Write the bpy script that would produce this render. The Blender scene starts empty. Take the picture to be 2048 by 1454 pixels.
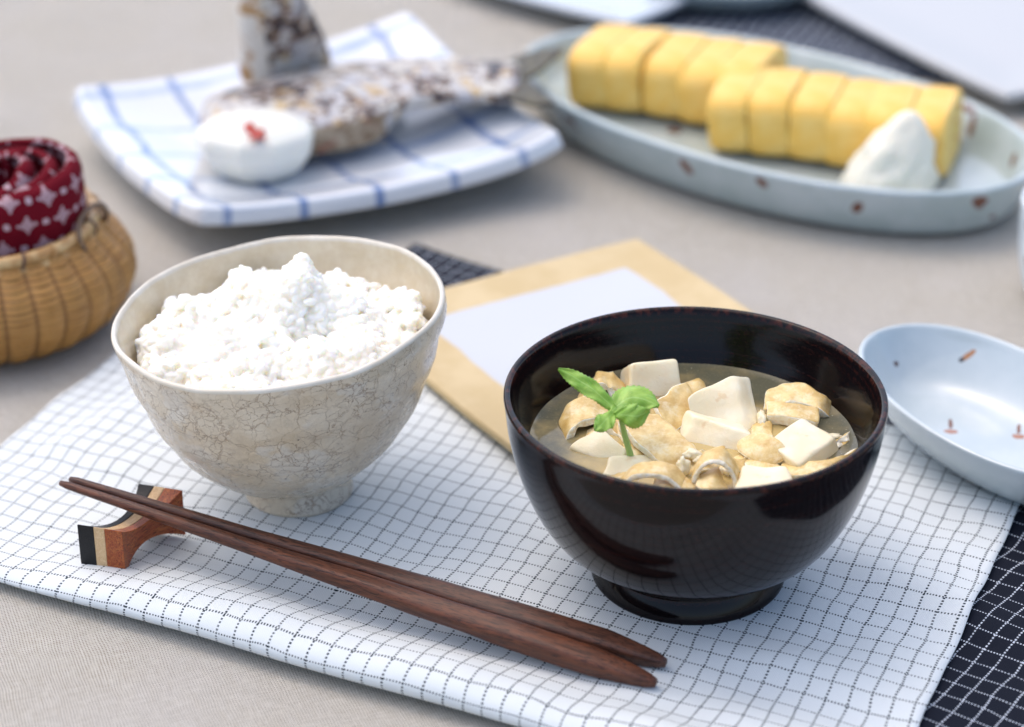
import bpy, bmesh, math, random
from mathutils import Vector, Matrix, noise
from mathutils.bvhtree import BVHTree
random.seed(7)
R = math.radians
CM = 0.01                                   # everything below is written in centimetres
sc = bpy.context.scene
col = sc.collection

# ------------------------------------------------------------------ camera, sky, sun, exposure
FPX = 4760.0; PITCH = R(28.2); CH = 42.6; CYY = -CH / math.tan(PITCH)
cd = bpy.data.cameras.new("camera"); cam = bpy.data.objects.new("camera", cd); col.objects.link(cam)
cam.location = (0, CYY * CM, CH * CM); cam.rotation_euler = (R(90) - PITCH, 0, 0)
cd.sensor_width = 36; cd.lens = FPX / 2048 * 36; cd.clip_start = 0.01; cd.clip_end = 100
cd.dof.use_dof = True; cd.dof.focus_distance = 0.75; cd.dof.aperture_fstop = 7.0
sc.camera = cam
w = bpy.data.worlds.new("World"); sc.world = w; w.use_nodes = True
wn = w.node_tree
sky = wn.nodes.new("ShaderNodeTexSky"); sky.sky_type = 'NISHITA'; sky.sun_disc = False
SUN_EL, SUN_AZ = 64, -50                    # sun behind the table, a little to the left
sky.sun_elevation = R(SUN_EL); sky.sun_rotation = R(SUN_AZ)
sky.air_density = 0.8; sky.dust_density = 2.5; sky.ozone_density = 0.3
bg = wn.nodes["Background"]; bg.inputs[1].default_value = 0.15
wn.links.new(sky.outputs[0], bg.inputs[0])
sd = bpy.data.lights.new("sun", 'SUN'); sd.energy = 0.75; sd.angle = R(120); sd.color = (1, .92, .82)
so = bpy.data.objects.new("sun", sd); col.objects.link(so)
dirv = Vector((math.sin(R(SUN_AZ)) * math.cos(R(SUN_EL)), math.cos(R(SUN_AZ)) * math.cos(R(SUN_EL)), math.sin(R(SUN_EL))))
so.rotation_euler = dirv.to_track_quat('Z', 'Y').to_euler()
so.location = (0, 0, 2)
sc.view_settings.view_transform = 'Standard'; sc.view_settings.look = 'None'
sc.view_settings.exposure = 0.97; sc.view_settings.gamma = 1
sc.render.engine = 'CYCLES'
sc.cycles.max_bounces = 8

cp, sp = math.cos(PITCH), math.sin(PITCH)
def at(px, py, z=0.0):
    """point of the table at height z that a place in the photograph shows"""
    a = (px - 1024) / FPX; b = (727 - py) / FPX
    t = (z - CH) / (-sp + b * cp)
    return Vector((a * t, CYY + (cp + b * sp) * t, z))
def aty(px, py, Y):
    a = (px - 1024) / FPX; b = (727 - py) / FPX
    t = (Y - CYY) / (cp + b * sp)
    return Vector((a * t, Y, CH + t * (-sp + b * cp)))
def ray(px, py):
    a = (px - 1024) / FPX; b = (727 - py) / FPX
    return Vector((0, CYY, CH)), Vector((a, cp + b * sp, -sp + b * cp)).normalized()
def sm(a, b, x):
    t = max(0, min(1, (x - a) / (b - a))); return t * t * (3 - 2 * t)
def nz(x, y, z=0.0): return noise.noise(Vector((x, y, z)))

# ------------------------------------------------------------------ objects
ORG = {}
def thing(name, label, cat, org, group=None):
    o = bpy.data.objects.new(name, None); col.objects.link(o); o.empty_display_size = .01
    o.location = Vector(org) * CM; ORG[o.name] = Vector(org)
    o['label'] = label; o['category'] = cat
    if group: o['group'] = group
    return o
def mesh(name, verts, faces, mats, parent=None, org=None, smooth=True, uvs=None, midx=None, sub=0, solid=0, offset=-1, bevel=0):
    og = Vector(org) if org is not None else (ORG[parent.name] if parent else Vector((0, 0, 0)))
    me = bpy.data.meshes.new(name)
    me.from_pydata([tuple((Vector(v) - og) * CM) for v in verts], [], faces)
    if not isinstance(mats, (list, tuple)): mats = [mats]
    for m in mats: me.materials.append(getattr(m, 'm', m))
    if midx: me.polygons.foreach_set('material_index', midx)
    if smooth: me.polygons.foreach_set('use_smooth', [True] * len(me.polygons))
    if uvs:
        ul = me.uv_layers.new(name='UVMap')
        for l in me.loops: ul.data[l.index].uv = uvs[l.vertex_index]
    me.update()
    o = bpy.data.objects.new(name, me); col.objects.link(o)
    if parent: o.parent = parent; ORG[o.name] = og
    else: o.location = og * CM; ORG[o.name] = og
    if bevel:
        m = o.modifiers.new('bevel', 'BEVEL'); m.width = bevel * CM; m.segments = 3; m.limit_method = 'ANGLE'; m.angle_limit = R(35)
    if solid:
        m = o.modifiers.new('solid', 'SOLIDIFY'); m.thickness = solid * CM; m.offset = offset
    if sub:
        m = o.modifiers.new('sub', 'SUBSURF'); m.levels = m.render_levels = sub
    return o
def tag(o, label, cat, group=None, kind=None):
    if label: o['label'] = label
    if cat: o['category'] = cat
    if group: o['group'] = group
    if kind: o['kind'] = kind
    return o
def fixn(o):
    bm = bmesh.new(); bm.from_mesh(o.data); bmesh.ops.recalc_face_normals(bm, faces=bm.faces); bm.to_mesh(o.data); bm.free(); return o
def rings(rs, closed_start=True, closed_end=True):
    """loft of equal rings -> verts, faces"""
    n = len(rs[0]); V = [p for r in rs for p in r]; F = []
    for i in range(len(rs) - 1):
        for j in range(n):
            k = (j + 1) % n
            F.append((i * n + j, i * n + k, (i + 1) * n + k, (i + 1) * n + j))
    if closed_start: V.append(sum((Vector(p) for p in rs[0]), Vector()) / n); c = len(V) - 1; F += [(c, (j + 1) % n, j) for j in range(n)]
    if closed_end:
        V.append(sum((Vector(p) for p in rs[-1]), Vector()) / n); c = len(V) - 1; b = (len(rs) - 1) * n
        F += [(c, b + j, b + (j + 1) % n) for j in range(n)]
    return V, F

# ------------------------------------------------------------------ material helpers
class MT:
    def __init__(s, name, base=(.8, .8, .8), rough=.5, **kw):
        s.m = bpy.data.materials.new(name); s.m.use_nodes = True; s.t = s.m.node_tree
        s.b = s.t.nodes['Principled BSDF']; s.set('Base Color', base); s.set('Roughness', rough)
        for k, v in kw.items(): s.set(k.replace('_', ' '), v)
        if 'Subsurface_Weight' in kw: s.b.inputs['Subsurface Radius'].default_value = (1, .82, .55)
        s._oc = None
    def set(s, k, v, node=None):
        node = node or s.b; i = node.inputs[k] if not isinstance(k, int) else node.inputs[k]
        if isinstance(v, bpy.types.NodeSocket): s.t.links.new(v, i)
        elif isinstance(v, (tuple, list)) and len(v) == 3 and len(getattr(i, 'default_value', (0,))) == 4: i.default_value = (*v, 1)
        else: i.default_value = v
    def n(s, typ, props=None, **ins):
        nd = s.t.nodes.new('ShaderNode' + typ)
        for k, v in (props or {}).items(): setattr(nd, k, v)
        for k, v in ins.items():
            kk = int(k[1:]) if k[0] == 'i' and k[1:].isdigit() else k.replace('_', ' ')
            s.set(kk, v, nd)
        return nd
    def oc(s, scale=100):
        if s._oc is None:
            tc = s.n('TexCoord'); s._oc = s.n('VectorMath', {'operation': 'SCALE'}, i0=tc.outputs['Object'], Scale=scale).outputs[0]
        return s._oc
    def uv(s):
        return s.n('TexCoord').outputs['UV']
    def M(s, op, a, b=0.0, c=0.0):
        return s.n('Math', {'operation': op}, i0=a, i1=b, i2=c).outputs[0]
    def V(s, op, a, b=(0, 0, 0)):
        return s.n('VectorMath', {'operation': op}, i0=a, i1=b).outputs[0]
    def xyz(s, v):
        q = s.n('SeparateXYZ', i0=v); return q.outputs[0], q.outputs[1], q.outputs[2]
    def comb(s, x, y, z=0.0): return s.n('CombineXYZ', i0=x, i1=y, i2=z).outputs[0]
    def noise(s, vec, scale=1, detail=3, rough=.5, color=False, dist=0):
        q = s.n('TexNoise', None, Vector=vec, Scale=scale, Detail=detail, Roughness=rough, Distortion=dist)
        return q.outputs['Color' if color else 'Fac']
    def vor(s, vec, scale=1, feature='F1', rnd=1):
        q = s.n('TexVoronoi', {'feature': feature}, Vector=vec, Scale=scale, Randomness=rnd); return q
    def ramp(s, f, a, b, c0=0.0, c1=1.0):
        q = s.n('MapRange', {'clamp': True, 'interpolation_type': 'SMOOTHSTEP'}, i0=f, i1=a, i2=b, i3=c0, i4=c1); return q.outputs[0]
    def mix(s, f, a, b, mode='MIX'):
        q = s.n('Mix', {'data_type': 'RGBA', 'blend_type': mode}); s.set(0, f, q); s.set(6, a, q); s.set(7, b, q); return q.outputs[2]
    def bump(s, h, strength=.3, dist=.05, prev=None):
        q = s.n('Bump', None, Strength=strength, Distance=dist * CM, Height=h)
        if prev is not None: s.set('Normal', prev, q)
        s.set('Normal', q.outputs[0]); return q.outputs[0]
    def marks(s, base, lst, colr=(.2, .07, .02)):
        """small painted brush marks: (centre, direction, long, short)"""
        o = base; wob = s.V('SCALE', s.V('SUBTRACT', s.noise(s.oc(), 9, 2, color=True), (.5, .5, .5)))
        wob.node.inputs['Scale'].default_value = .12
        p0 = s.V('ADD', s.oc(), wob)
        for c, d, la, lb, cc in lst:
            q = s.V('SUBTRACT', p0, tuple(c)); dn = Vector(d).normalized()
            du = s.n('VectorMath', {'operation': 'DOT_PRODUCT'}, i0=q, i1=tuple(dn)).outputs['Value']
            ln = s.n('VectorMath', {'operation': 'LENGTH'}, i0=q).outputs['Value']
            pe = s.M('SQRT', s.M('MAXIMUM', s.M('SUBTRACT', s.M('MULTIPLY', ln, ln), s.M('MULTIPLY', du, du)), 0))
            r = s.M('ADD', s.M('POWER', s.M('ABSOLUTE', s.M('DIVIDE', du, la)), 2.5), s.M('POWER', s.M('DIVIDE', pe, lb), 2))
            o = s.mix(s.ramp(r, 1.15, .75), o, cc or colr)
        return o

def cloth_grid(name, ground, line, cu=.65, cv=.72, wl=.06):
    """woven cotton with stitched checks; the UV map is in centimetres"""
    m = MT(name, ground, .85, Specular_IOR_Level=.2)
    uv = m.uv(); w1 = m.noise(uv, .35, 2, color=True)
    wv = m.V('SUBTRACT', w1, (.5, .5, .5)); wv2 = m.n('VectorMath', {'operation': 'SCALE'}, i0=wv, Scale=.45).outputs[0]
    p = m.V('ADD', uv, wv2)
    jit = m.V('SUBTRACT', m.noise(uv, 7, 1, color=True), (.5, .5, .5))
    p = m.V('ADD', p, m.n('VectorMath', {'operation': 'SCALE'}, i0=jit, Scale=.022).outputs[0])
    u, v, _ = m.xyz(p)
    def line_mask(a, b, ca, dash, duty, wd):
        f = m.M('FRACT', m.M('DIVIDE', a, ca)); d = m.M('MULTIPLY', m.M('ABSOLUTE', m.M('SUBTRACT', f, .5)), ca)
        ln = m.ramp(d, wd * .62, wd * .38)
        s_ = m.M('SINE', m.M('MULTIPLY', b, 2 * math.pi / dash))
        return m.M('MULTIPLY', ln, m.ramp(s_, duty - .35, duty + .35))
    thick = m.ramp(m.noise(uv, 2.2, 2), .3, .7, .75, 1.25)
    A = line_mask(u, v, cu, .135, -.15, wl * 1.2); B = line_mask(v, u, cv, .10, .0, wl * 1.1)
    k = m.M('MULTIPLY', m.M('MAXIMUM', A, B), m.ramp(thick, .6, 1.1, .75, 1))
    T = 2 * math.pi / .085
    wu = m.M('SINE', m.M('MULTIPLY', u, T)); wvv = m.M('SINE', m.M('MULTIPLY', v, T)); wt = m.M('MULTIPLY', wu, wvv)
    slub = m.noise(m.V('MULTIPLY', uv, (30, 3, 1)), 1, 2)
    gcol = m.mix(m.ramp(wt, -1, 1, 0, .55), ground, tuple(c * .86 for c in ground) if ground[0] > .2 else tuple(c * 1.9 for c in ground))
    gcol = m.mix(m.ramp(slub, .4, .8, 0, .12), gcol, tuple(c * .8 for c in ground))
    m.set('Base Color', m.mix(k, gcol, line))
    h = m.M('ADD', m.M('MULTIPLY', wt, .5), m.M('ADD', m.M('MULTIPLY', k, .8), m.M('MULTIPLY', slub, .8)))
    m.bump(h, .45, .016)
    return m.m

def linen():
    m = MT('linen', (.5, .47, .42), .9, Specular_IOR_Level=.15)
    p0 = m.oc(); wob = m.n('VectorMath', {'operation': 'SCALE'}, i0=m.V('SUBTRACT', m.noise(p0, .5, 2, color=True), (.5, .5, .5)), Scale=.25).outputs[0]
    p = m.V('ADD', p0, wob); rot = m.n('VectorRotate', {'rotation_type': 'Z_AXIS'}, Vector=p, Angle=R(-20)).outputs[0]
    x, y, _ = m.xyz(rot)
    nx = m.noise(m.V('MULTIPLY', rot, (16, 1.1, 1)), 1, 3); ny = m.noise(m.V('MULTIPLY', rot, (1.1, 16, 1)), 1, 3)
    T = 2 * math.pi / .09
    a = m.M('SINE', m.M('ADD', m.M('MULTIPLY', x, T), m.M('MULTIPLY', nx, .7)))
    b = m.M('SINE', m.M('ADD', m.M('MULTIPLY', y, T), m.M('MULTIPLY', ny, .7)))
    wv = m.M('MULTIPLY', a, b)
    gap = m.M('MULTIPLY', m.ramp(a, .2, -.7), m.ramp(b, .2, -.7))
    thr = m.M('ADD', m.M('MULTIPLY', nx, .5), m.M('MULTIPLY', ny, .5))
    c = m.mix(m.ramp(thr, .3, .7), (.50, .452, .365), (.64, .60, .52))
    c = m.mix(m.ramp(wv, -.6, 1, 0, .4), c, (.72, .69, .64))
    c = m.mix(m.M('MULTIPLY', gap, m.ramp(m.noise(p0, 5, 3), .3, .55, .4, .9)), c, (.12, .09, .06))
    c = m.mix(m.ramp(m.noise(p0, .12, 3), .35, .7, 0, .35), c, (.6, .57, .54))
    m.set('Base Color', c)
    h = m.M('ADD', wv, m.M('MULTIPLY', thr, 2.0)); m.bump(h, .8, .025)
    return m.m

# ------------------------------------------------------------------ layout of the cloths
uD = Vector((math.cos(R(-25)), math.sin(R(-25)), 0)); vD = Vector((math.cos(R(66.7)), math.sin(R(66.7)), 0))
NL = 34.2                                          # napkin length along its front fold
_fr = at(0, 1176, .1)                               # a point on the foot of the front fold
_le = at(100, 804, .3)                              # a point on the left hem
# corner = intersection of fold line and left hem line
def isect(p, d, q, e):
    t = ((q.x - p.x) * e.y - (q.y - p.y) * e.x) / (d.x * e.y - d.y * e.x); return Vector((p.x + d.x * t, p.y + d.y * t, 0))
WC = isect(_fr, uD, _le, vD)
DC = Vector((-4.03, 10.05, 0)); uK = Vector((math.cos(R(-36)), math.sin(R(-36)), 0)); vK = Vector((-uK.y, uK.x, 0)) * -1
DW, DD = 40.0, 21.0
def inside_dark(x, y):
    d = Vector((x, y, 0)) - DC; a = d.dot(uK); b = d.dot(vK)
    return min(a, DW - a, b, DD - b)
FEET = [(5.78, -15.1, 3.3), (-7.25, -10.0, 2.2)]
def wave(x, y):
    p = Vector((x, y, 0)) - WC; u = p.dot(uD); v = p.dot(vD)
    z = .10 * math.sin(v * 1.35 + 1.1 * nz(u * .12, v * .1, 3) * 3) * (.55 + .8 * nz(u * .1, v * .12, 9))
    z += .16 * nz(u * .22, v * .3, 5) + .05 * nz(u * .6, v * .8, 1)
    if u > 24: z += .06 * math.sin(v * 2.1 + u * .5) * sm(24, 29, u)
    k = 1
    for fx, fy, r in FEET: k *= sm(r, r + 2.6, math.hypot(x - fx, y - fy))
    return z * k
def zdark(x, y): return .27 + wave(x, y) * .8
def zwhite(x, y): return .22 + .26 * sm(-.8, .6, inside_dark(x, y)) + wave(x, y)

M_white = cloth_grid('white_check_cotton', (.73, .765, .76), (.018, .028, .035))
M_navy = cloth_grid('navy_check_cotton', (.004, .006, .013), (.62, .67, .74), wl=.045)
M_linen = linen()

# tablecloth
def tablecloth():
    xs = [-200, -140, -90, -60] + [-45 + i * .75 for i in range(121)] + [60, 90, 140, 200]
    ys = [-200, -140, -90, -60] + [-45 + i * .75 for i in range(161)] + [90, 120, 160, 200]
    V = []
    for y in ys:
        for x in xs:
            z = .09 * nz(x * .09, y * .12, 2)
            r = nz(x * .035 + 4, y * .05, 7); z += .22 * math.exp(-(r / .035) ** 2) * sm(12, 26, y)
            z *= sm(44, 40, abs(x)) if abs(x) < 45 else 0
            inn = Vector((x, y, 0)) - WC; 
            V.append((x, y, z - .08))
    n = len(xs); F = [(j * n + i, j * n + i + 1, (j + 1) * n + i + 1, (j + 1) * n + i) for j in range(len(ys) - 1) for i in range(n - 1)]
    o = mesh('tablecloth', V, F, M_linen); o['kind'] = 'structure'
tablecloth()

def white_napkin():
    r = .55; LV = 21.6; st = .22
    prof = []                                       # (offset along v, height blend angle, arclength)
    s = 0
    for i in range(12): prof.append((r + (12 - i) * .2, 'b', s)); s += .2
    for i in range(0, 13):
        a = math.pi * i / 12; prof.append((r - r * math.sin(a), a, s)); s += math.pi * r / 12
    n = int((LV - r) / st)
    for i in range(1, n + 1): prof.append((r + i * st, 't', s + (i - 1) * st))
    nu = 156; V = []; U = []
    for i in range(nu + 1):
        u = NL * i / nu
        for (v, k, s) in prof:
            bow = .35 * math.sin(math.pi * u / NL) - .0
            p = WC + uD * u + vD * v
            hem = .07 * nz(u * .3, 3, 1) if v > LV - .3 else .05 * nz(1, v * .35, 6) * (1 if i in (0, nu) else 0)
            p += uD * hem - vD * (.12 * nz(u * .16, 1.5, 8)) * sm(3, 0, v)
            front = (.30 + .52 * sm(4, 13, u)) * math.exp(-(max(v - r, 0) / 2.0) ** 2)
            top = zwhite(p.x, p.y) + front
            tt = max(top, .6)
            if k == 'b': z = .16
            elif k == 't': z = top
            else: z = .16 + (tt - .16) * (1 - math.cos(k)) / 2 if k < math.pi else top
            V.append((p.x, p.y, z)); U.append((u + .2, s + .45))
    m = len(prof); F = [(i * m + j, (i + 1) * m + j, (i + 1) * m + j + 1, i * m + j + 1) for i in range(nu) for j in range(m - 1)]
    t = thing('napkin', 'white cotton napkin with fine black check, folded in front, under both bowls', 'napkin', (WC.x + 15, WC.y + 3, 0))
    mesh('folded_cloth', V, F, M_white, t, uvs=U, solid=.05, offset=-1)
    # second ply seen under the hems, and the row of stitches along the right hem
    V = []; U = []
    for i in range(61):
        u = .25 + (NL - .5) * i / 60
        for j in range(41):
            v = 2.5 + (LV - 2.75) * j / 40; p = WC + uD * u + vD * v
            V.append((p.x, p.y, zwhite(p.x, p.y) - .09 + .3 * math.exp(-(max(v - r, 0) / 1.6) ** 2))); U.append((u + .33, v + .4))
    F = [(i * 41 + j, (i + 1) * 41 + j, (i + 1) * 41 + j + 1, i * 41 + j + 1) for i in range(60) for j in range(40)]
    mesh('under_layer', V, F, M_white, t, uvs=U, solid=.06, offset=-1)
white_napkin()

def flat_cloth(name, label, corner, ud, vd, W, D, zf, mat, st=.3, zlow=None):
    nu, nv = int(W / st), int(D / st); V = []; U = []
    for i in range(nu + 1):
        for j in range(nv + 1):
            u = W * i / nu; v = D * j / nv; p = corner + ud * u + vd * v
            V.append((p.x, p.y, zf(p.x, p.y))); U.append((u, v))
    F = [(i * (nv + 1) + j, i * (nv + 1) + j + 1, (i + 1) * (nv + 1) + j + 1, (i + 1) * (nv + 1) + j) for i in range(nu) for j in range(nv)]
    o = mesh(name, V, F, mat, org=(corner.x, corner.y, 0), uvs=U, solid=.2, offset=1 if ud.cross(vd).z < 0 else -1)
    fixn(o)
    for m in o.modifiers:
        m.offset = -1
    nrm = o.data.polygons[0].normal.z
    if nrm < 0: o.data.flip_normals()
    return tag(o, label, 'napkin')
flat_cloth('napkin', 'dark navy napkin with white check sticking out from under the white one', DC, uK, vK, DW, DD, zdark, M_navy)
NC = at(1268, -60, .1); NB = at(1230, 105, .1)
n2u = (at(1900, 155, .2) - at(1290, 70, .2)).normalized()
n2u.z = 0; n2u.normalize(); n2v = Vector((-n2u.y, n2u.x, 0))
_c2 = at(1905, 160, .2) - n2u * 17
flat_cloth('napkin', 'dark navy napkin with white check behind the oval plate of rolled omelette', Vector((_c2.x, _c2.y, 0)), n2u, n2v, 17, 24,
           lambda x, y: .22 + .06 * nz(x * .3, y * .3, 4), cloth_grid('navy_check_cotton_far', (.010, .015, .030), (.6, .65, .72), wl=.08), .5)

# ------------------------------------------------------------------ turned vessels
def lathe(profile, n, c, mod=None):
    V = []; 
    for (r, z) in profile:
        for j in range(n):
            a = 2 * math.pi * j / n
            p = Vector((r * math.cos(a), r * math.sin(a), z))
            if mod: p = mod(p, a, r)
            V.append(Vector(c) + p)
    m = len(profile); F = []
    for i in range(m - 1):
        for j in range(n):
            k = (j + 1) % n; F.append((i * n + j, i * n + k, (i + 1) * n + k, (i + 1) * n + j))
    V.append(Vector(c) + (mod(Vector((0, 0, profile[0][1])), 0, 0) if mod else Vector((0, 0, profile[0][1])))); F.append(None); F.pop()
    F += [(len(V) - 1, (j + 1) % n, j) for j in range(n)]
    V.append(Vector(c) + (mod(Vector((0, 0, profile[-1][1])), 0, 0) if mod else Vector((0, 0, profile[-1][1]))))
    F += [(len(V) - 1, (m - 1) * n + j, (m - 1) * n + (j + 1) % n) for j in range(n)]
    return V, F
def dense(pr, k=3):
    """Catmull-Rom refinement of a profile"""
    out = []
    for i in range(len(pr) - 1):
        p0 = pr[max(i - 1, 0)]; p1 = pr[i]; p2 = pr[i + 1]; p3 = pr[min(i + 2, len(pr) - 1)]
        for q in range(k):
            t = q / k
            out.append(tuple(.5 * ((2 * b) + (-a + c) * t + (2 * a - 5 * b + 4 * c - d) * t * t + (-a + 3 * b - 3 * c + d) * t ** 3) for a, b, c, d in zip(p0, p1, p2, p3)))
    out.append(pr[-1]); return out

# ---- lacquer soup bowl
SC = Vector((5.66, -15.05, .44)); SR = 5.92; ZL = 5.30
def lacquer():
    m = MT('dark_lacquer', (.008, .006, .007), .16, Specular_IOR_Level=.22)
    p = m.oc(); x, y, z = m.xyz(p)
    rad = m.M('SQRT', m.M('ADD', m.M('MULTIPLY', x, x), m.M('MULTIPLY', y, y)))
    rings_ = m.noise(m.comb(m.M('MULTIPLY', rad, 2.5), m.M('MULTIPLY', z, 9), 0), 1, 3)
    spots = m.noise(m.V('MULTIPLY', p, (3, 3, 7)), 2.2, 5, .7)
    c = m.mix(m.ramp(m.M('MULTIPLY', rings_, spots), .24, .42), (.005, .0035, .004), (.024, .0065, .005))
    rim = m.ramp(z, 6.38, 6.56); fe = m.ramp(m.noise(p, 4, 4, .6), .45, .65)
    c = m.mix(m.M('MULTIPLY', rim, m.M('MULTIPLY', fe, .6)), c, (.09, .022, .012))
    m.set('Base Color', c); m.set('Roughness', m.ramp(spots, .3, .7, .07, .15))
    m.bump(rings_, .04, .02)
    return m.m
M_lac = lacquer()
T = thing('soup_bowl', 'black lacquer bowl filled with miso soup, tofu and a green sprig', 'bowl', SC)
pf = [(2.98, 0), (3.08, .05), (3.12, .2), (3.02, .5), (2.86, .85), (2.82, 1.02)]
pb = [(2.80, 1.0), (3.05, 1.08), (3.75, 1.42), (4.5, 2.05), (5.08, 2.95), (5.5, 4.0), (5.76, 5.0), (5.86, 5.7), (5.9, 6.08), (5.93, 6.26), (5.88, 6.36), (5.76, 6.36), (5.68, 6.26),
      (5.56, 5.9), (5.36, 5.3), (5.16, 4.81), (4.9, 4.2), (4.4, 3.1), (3.7, 2.2), (2.6, 1.6), (1.2, 1.4), (.3, 1.38)]
pb = [(r, z if z < 1.2 else 1.2 + (z - 1.2) * 1.052) for r, z in pb]
V, F = lathe(dense(pb, 3), 128, SC); mesh('bowl_body', V, F, M_lac, T)
V, F = lathe(dense([(2.4, .35), (2.55, .04), (2.8, 0)] + pf + [(1.0, 1.05)], 3), 96, SC); mesh('foot_ring', V, F, M_lac, T)

def water_mat():
    m = MT('miso_broth', (.2, .185, .1), .04, Specular_IOR_Level=.9, IOR=1.34)
    p = m.oc(); c = m.noise(p, .45, 4, .6)
    x, y, z = m.xyz(p)
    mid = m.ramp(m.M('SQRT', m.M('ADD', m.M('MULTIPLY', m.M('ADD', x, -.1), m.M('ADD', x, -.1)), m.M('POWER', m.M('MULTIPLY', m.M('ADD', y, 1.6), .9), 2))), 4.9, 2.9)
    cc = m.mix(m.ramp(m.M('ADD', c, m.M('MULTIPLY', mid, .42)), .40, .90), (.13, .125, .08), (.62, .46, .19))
    sp_ = m.vor(p, 3.2).outputs['Distance']; big = m.noise(p, 1.3, 2)
    cc = m.mix(m.M('MULTIPLY', m.ramp(sp_, .1, .03), m.ramp(big, .45, .6)), cc, (.6, .58, .42))
    fine = m.noise(p, 14, 2); cc = m.mix(m.ramp(fine, .58, .75, 0, .35), cc, (.45, .42, .28))
    m.set('Base Color', cc)
    m.bump(m.noise(p, 1.1, 2), .12, .06)
    tr = m.n('BsdfTransparent', None, Color=(.8, .76, .5)); mx = m.n('MixShader')
    m.set(0, .18, mx); m.t.links.new(m.b.outputs[0], mx.inputs[1]); m.t.links.new(tr.outputs[0], mx.inputs[2])
    m.t.links.new(mx.outputs[0], m.t.nodes['Material Output'].inputs[0])
    return m.m
LR = 5.18
V = []; NRG = 44; NA = 96
for i in range(NRG + 1):
    r = LR * i / NRG
    for j in range(NA):
        a = 2 * math.pi * j / NA; x = r * math.cos(a); y = r * math.sin(a)
        z = .012 * nz(x * 1.2, y * 1.2, 4) + .05 * sm(LR - .22, LR, r) + .0
        V.append((SC.x + x, SC.y + y, ZL + z))
F = [(i * NA + j, (i + 1) * NA + j, (i + 1) * NA + (j + 1) % NA, i * NA + (j + 1) % NA) for i in range(1, NRG) for j in range(NA)]
F += [(0, NA + j, NA + (j + 1) % NA) for j in range(NA)]
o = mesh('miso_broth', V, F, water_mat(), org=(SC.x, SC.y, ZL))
tag(o, 'cloudy miso broth with floating specks filling the black bowl', 'soup')

# ---- rice bowl
RC = Vector((-7.25, -10.0, .44)); RTILT = R(4.6)
def crackle():
    m = MT('crackled_glaze', (.6, .55, .46), .28, Specular_IOR_Level=.5, Coat_Weight=.35, Coat_Roughness=.12)
    p = m.oc(); x, y, z = m.xyz(p)
    wob = m.n('VectorMath', {'operation': 'SCALE'}, i0=m.V('SUBTRACT', m.noise(p, 1.6, 4, .65, True), (.5, .5, .5)), Scale=.55).outputs[0]
    q = m.V('ADD', p, wob)
    e1 = m.vor(q, 2.6, 'DISTANCE_TO_EDGE').outputs['Distance']; e2 = m.vor(q, 1.3, 'DISTANCE_TO_EDGE').outputs['Distance']
    patch = m.noise(p, .42, 4, .6); patch2 = m.noise(m.V('ADD', p, (9, 4, 2)), .33, 5, .62)
    rad = m.M('SQRT', m.M('ADD', m.M('MULTIPLY', x, x), m.M('MULTIPLY', y, y)))
    base = m.mix(m.ramp(patch2, .35, .65), (.62, .50, .34), (.70, .60, .45))
    base = m.mix(m.ramp(patch, .54, .6, 0, .6), base, (.68, .63, .54))
    base = m.mix(m.ramp(m.noise(p, 3, 4, .7), .5, .8, 0, .3), base, (.36, .29, .2))
    ck = m.M('MAXIMUM', m.M('MULTIPLY', m.ramp(e1, .028, .006), m.ramp(patch2, .42, .52, .1, 1)), m.M('MULTIPLY', m.ramp(e2, .03, .006), .8))
    ck = m.M('MULTIPLY', ck, m.ramp(m.noise(p, 1.1, 3), .34, .54, .15, 1))
    # cracks sit on the outer wall
    base = m.mix(m.M('MULTIPLY', ck, .7), base, (.24, .14, .075))
    stain = m.M('MULTIPLY', m.ramp(m.noise(p, .7, 5, .7), .55, .7), m.ramp(patch2, .6, .45)); base = m.mix(m.M('MULTIPLY', stain, .45), base, (.36, .25, .16))
    pits = m.vor(m.V('ADD', p, (2, 7, 1)), 1.9).outputs['Distance']; pm = m.M('MULTIPLY', m.ramp(pits, .09, .04), m.ramp(m.noise(p, .9, 2), .5, .6))
    base = m.mix(pm, base, (.08, .05, .04))
    m.set('Base Color', base); m.set('Roughness', m.ramp(m.noise(p, 2, 3), .3, .7, .2, .45))
    h = m.M('SUBTRACT', m.M('ADD', m.noise(p, 1.2, 4, .6), m.M('MULTIPLY', patch, 1.5)), m.M('ADD', m.M('MULTIPLY', ck, .25), m.M('MULTIPLY', pm, .6)))
    m.bump(h, .5, .12)
    return m.m
def inner_glaze(name, a, b):
    m = MT(name, a, .3, Coat_Weight=.3, Coat_Roughness=.12)
    p = m.oc(); m.set('Base Color', m.mix(m.ramp(m.noise(p, 1.0, 6, .7), .35, .7), a, b)); m.bump(m.noise(p, 3, 4, .6), .25, .05); return m.m
M_crk = crackle(); M_inn = inner_glaze('cream_glaze', (.60, .50, .34), (.70, .62, .47)); M_rimg = inner_glaze('pale_rim_glaze', (.64, .57, .45), (.72, .67, .57))
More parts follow.
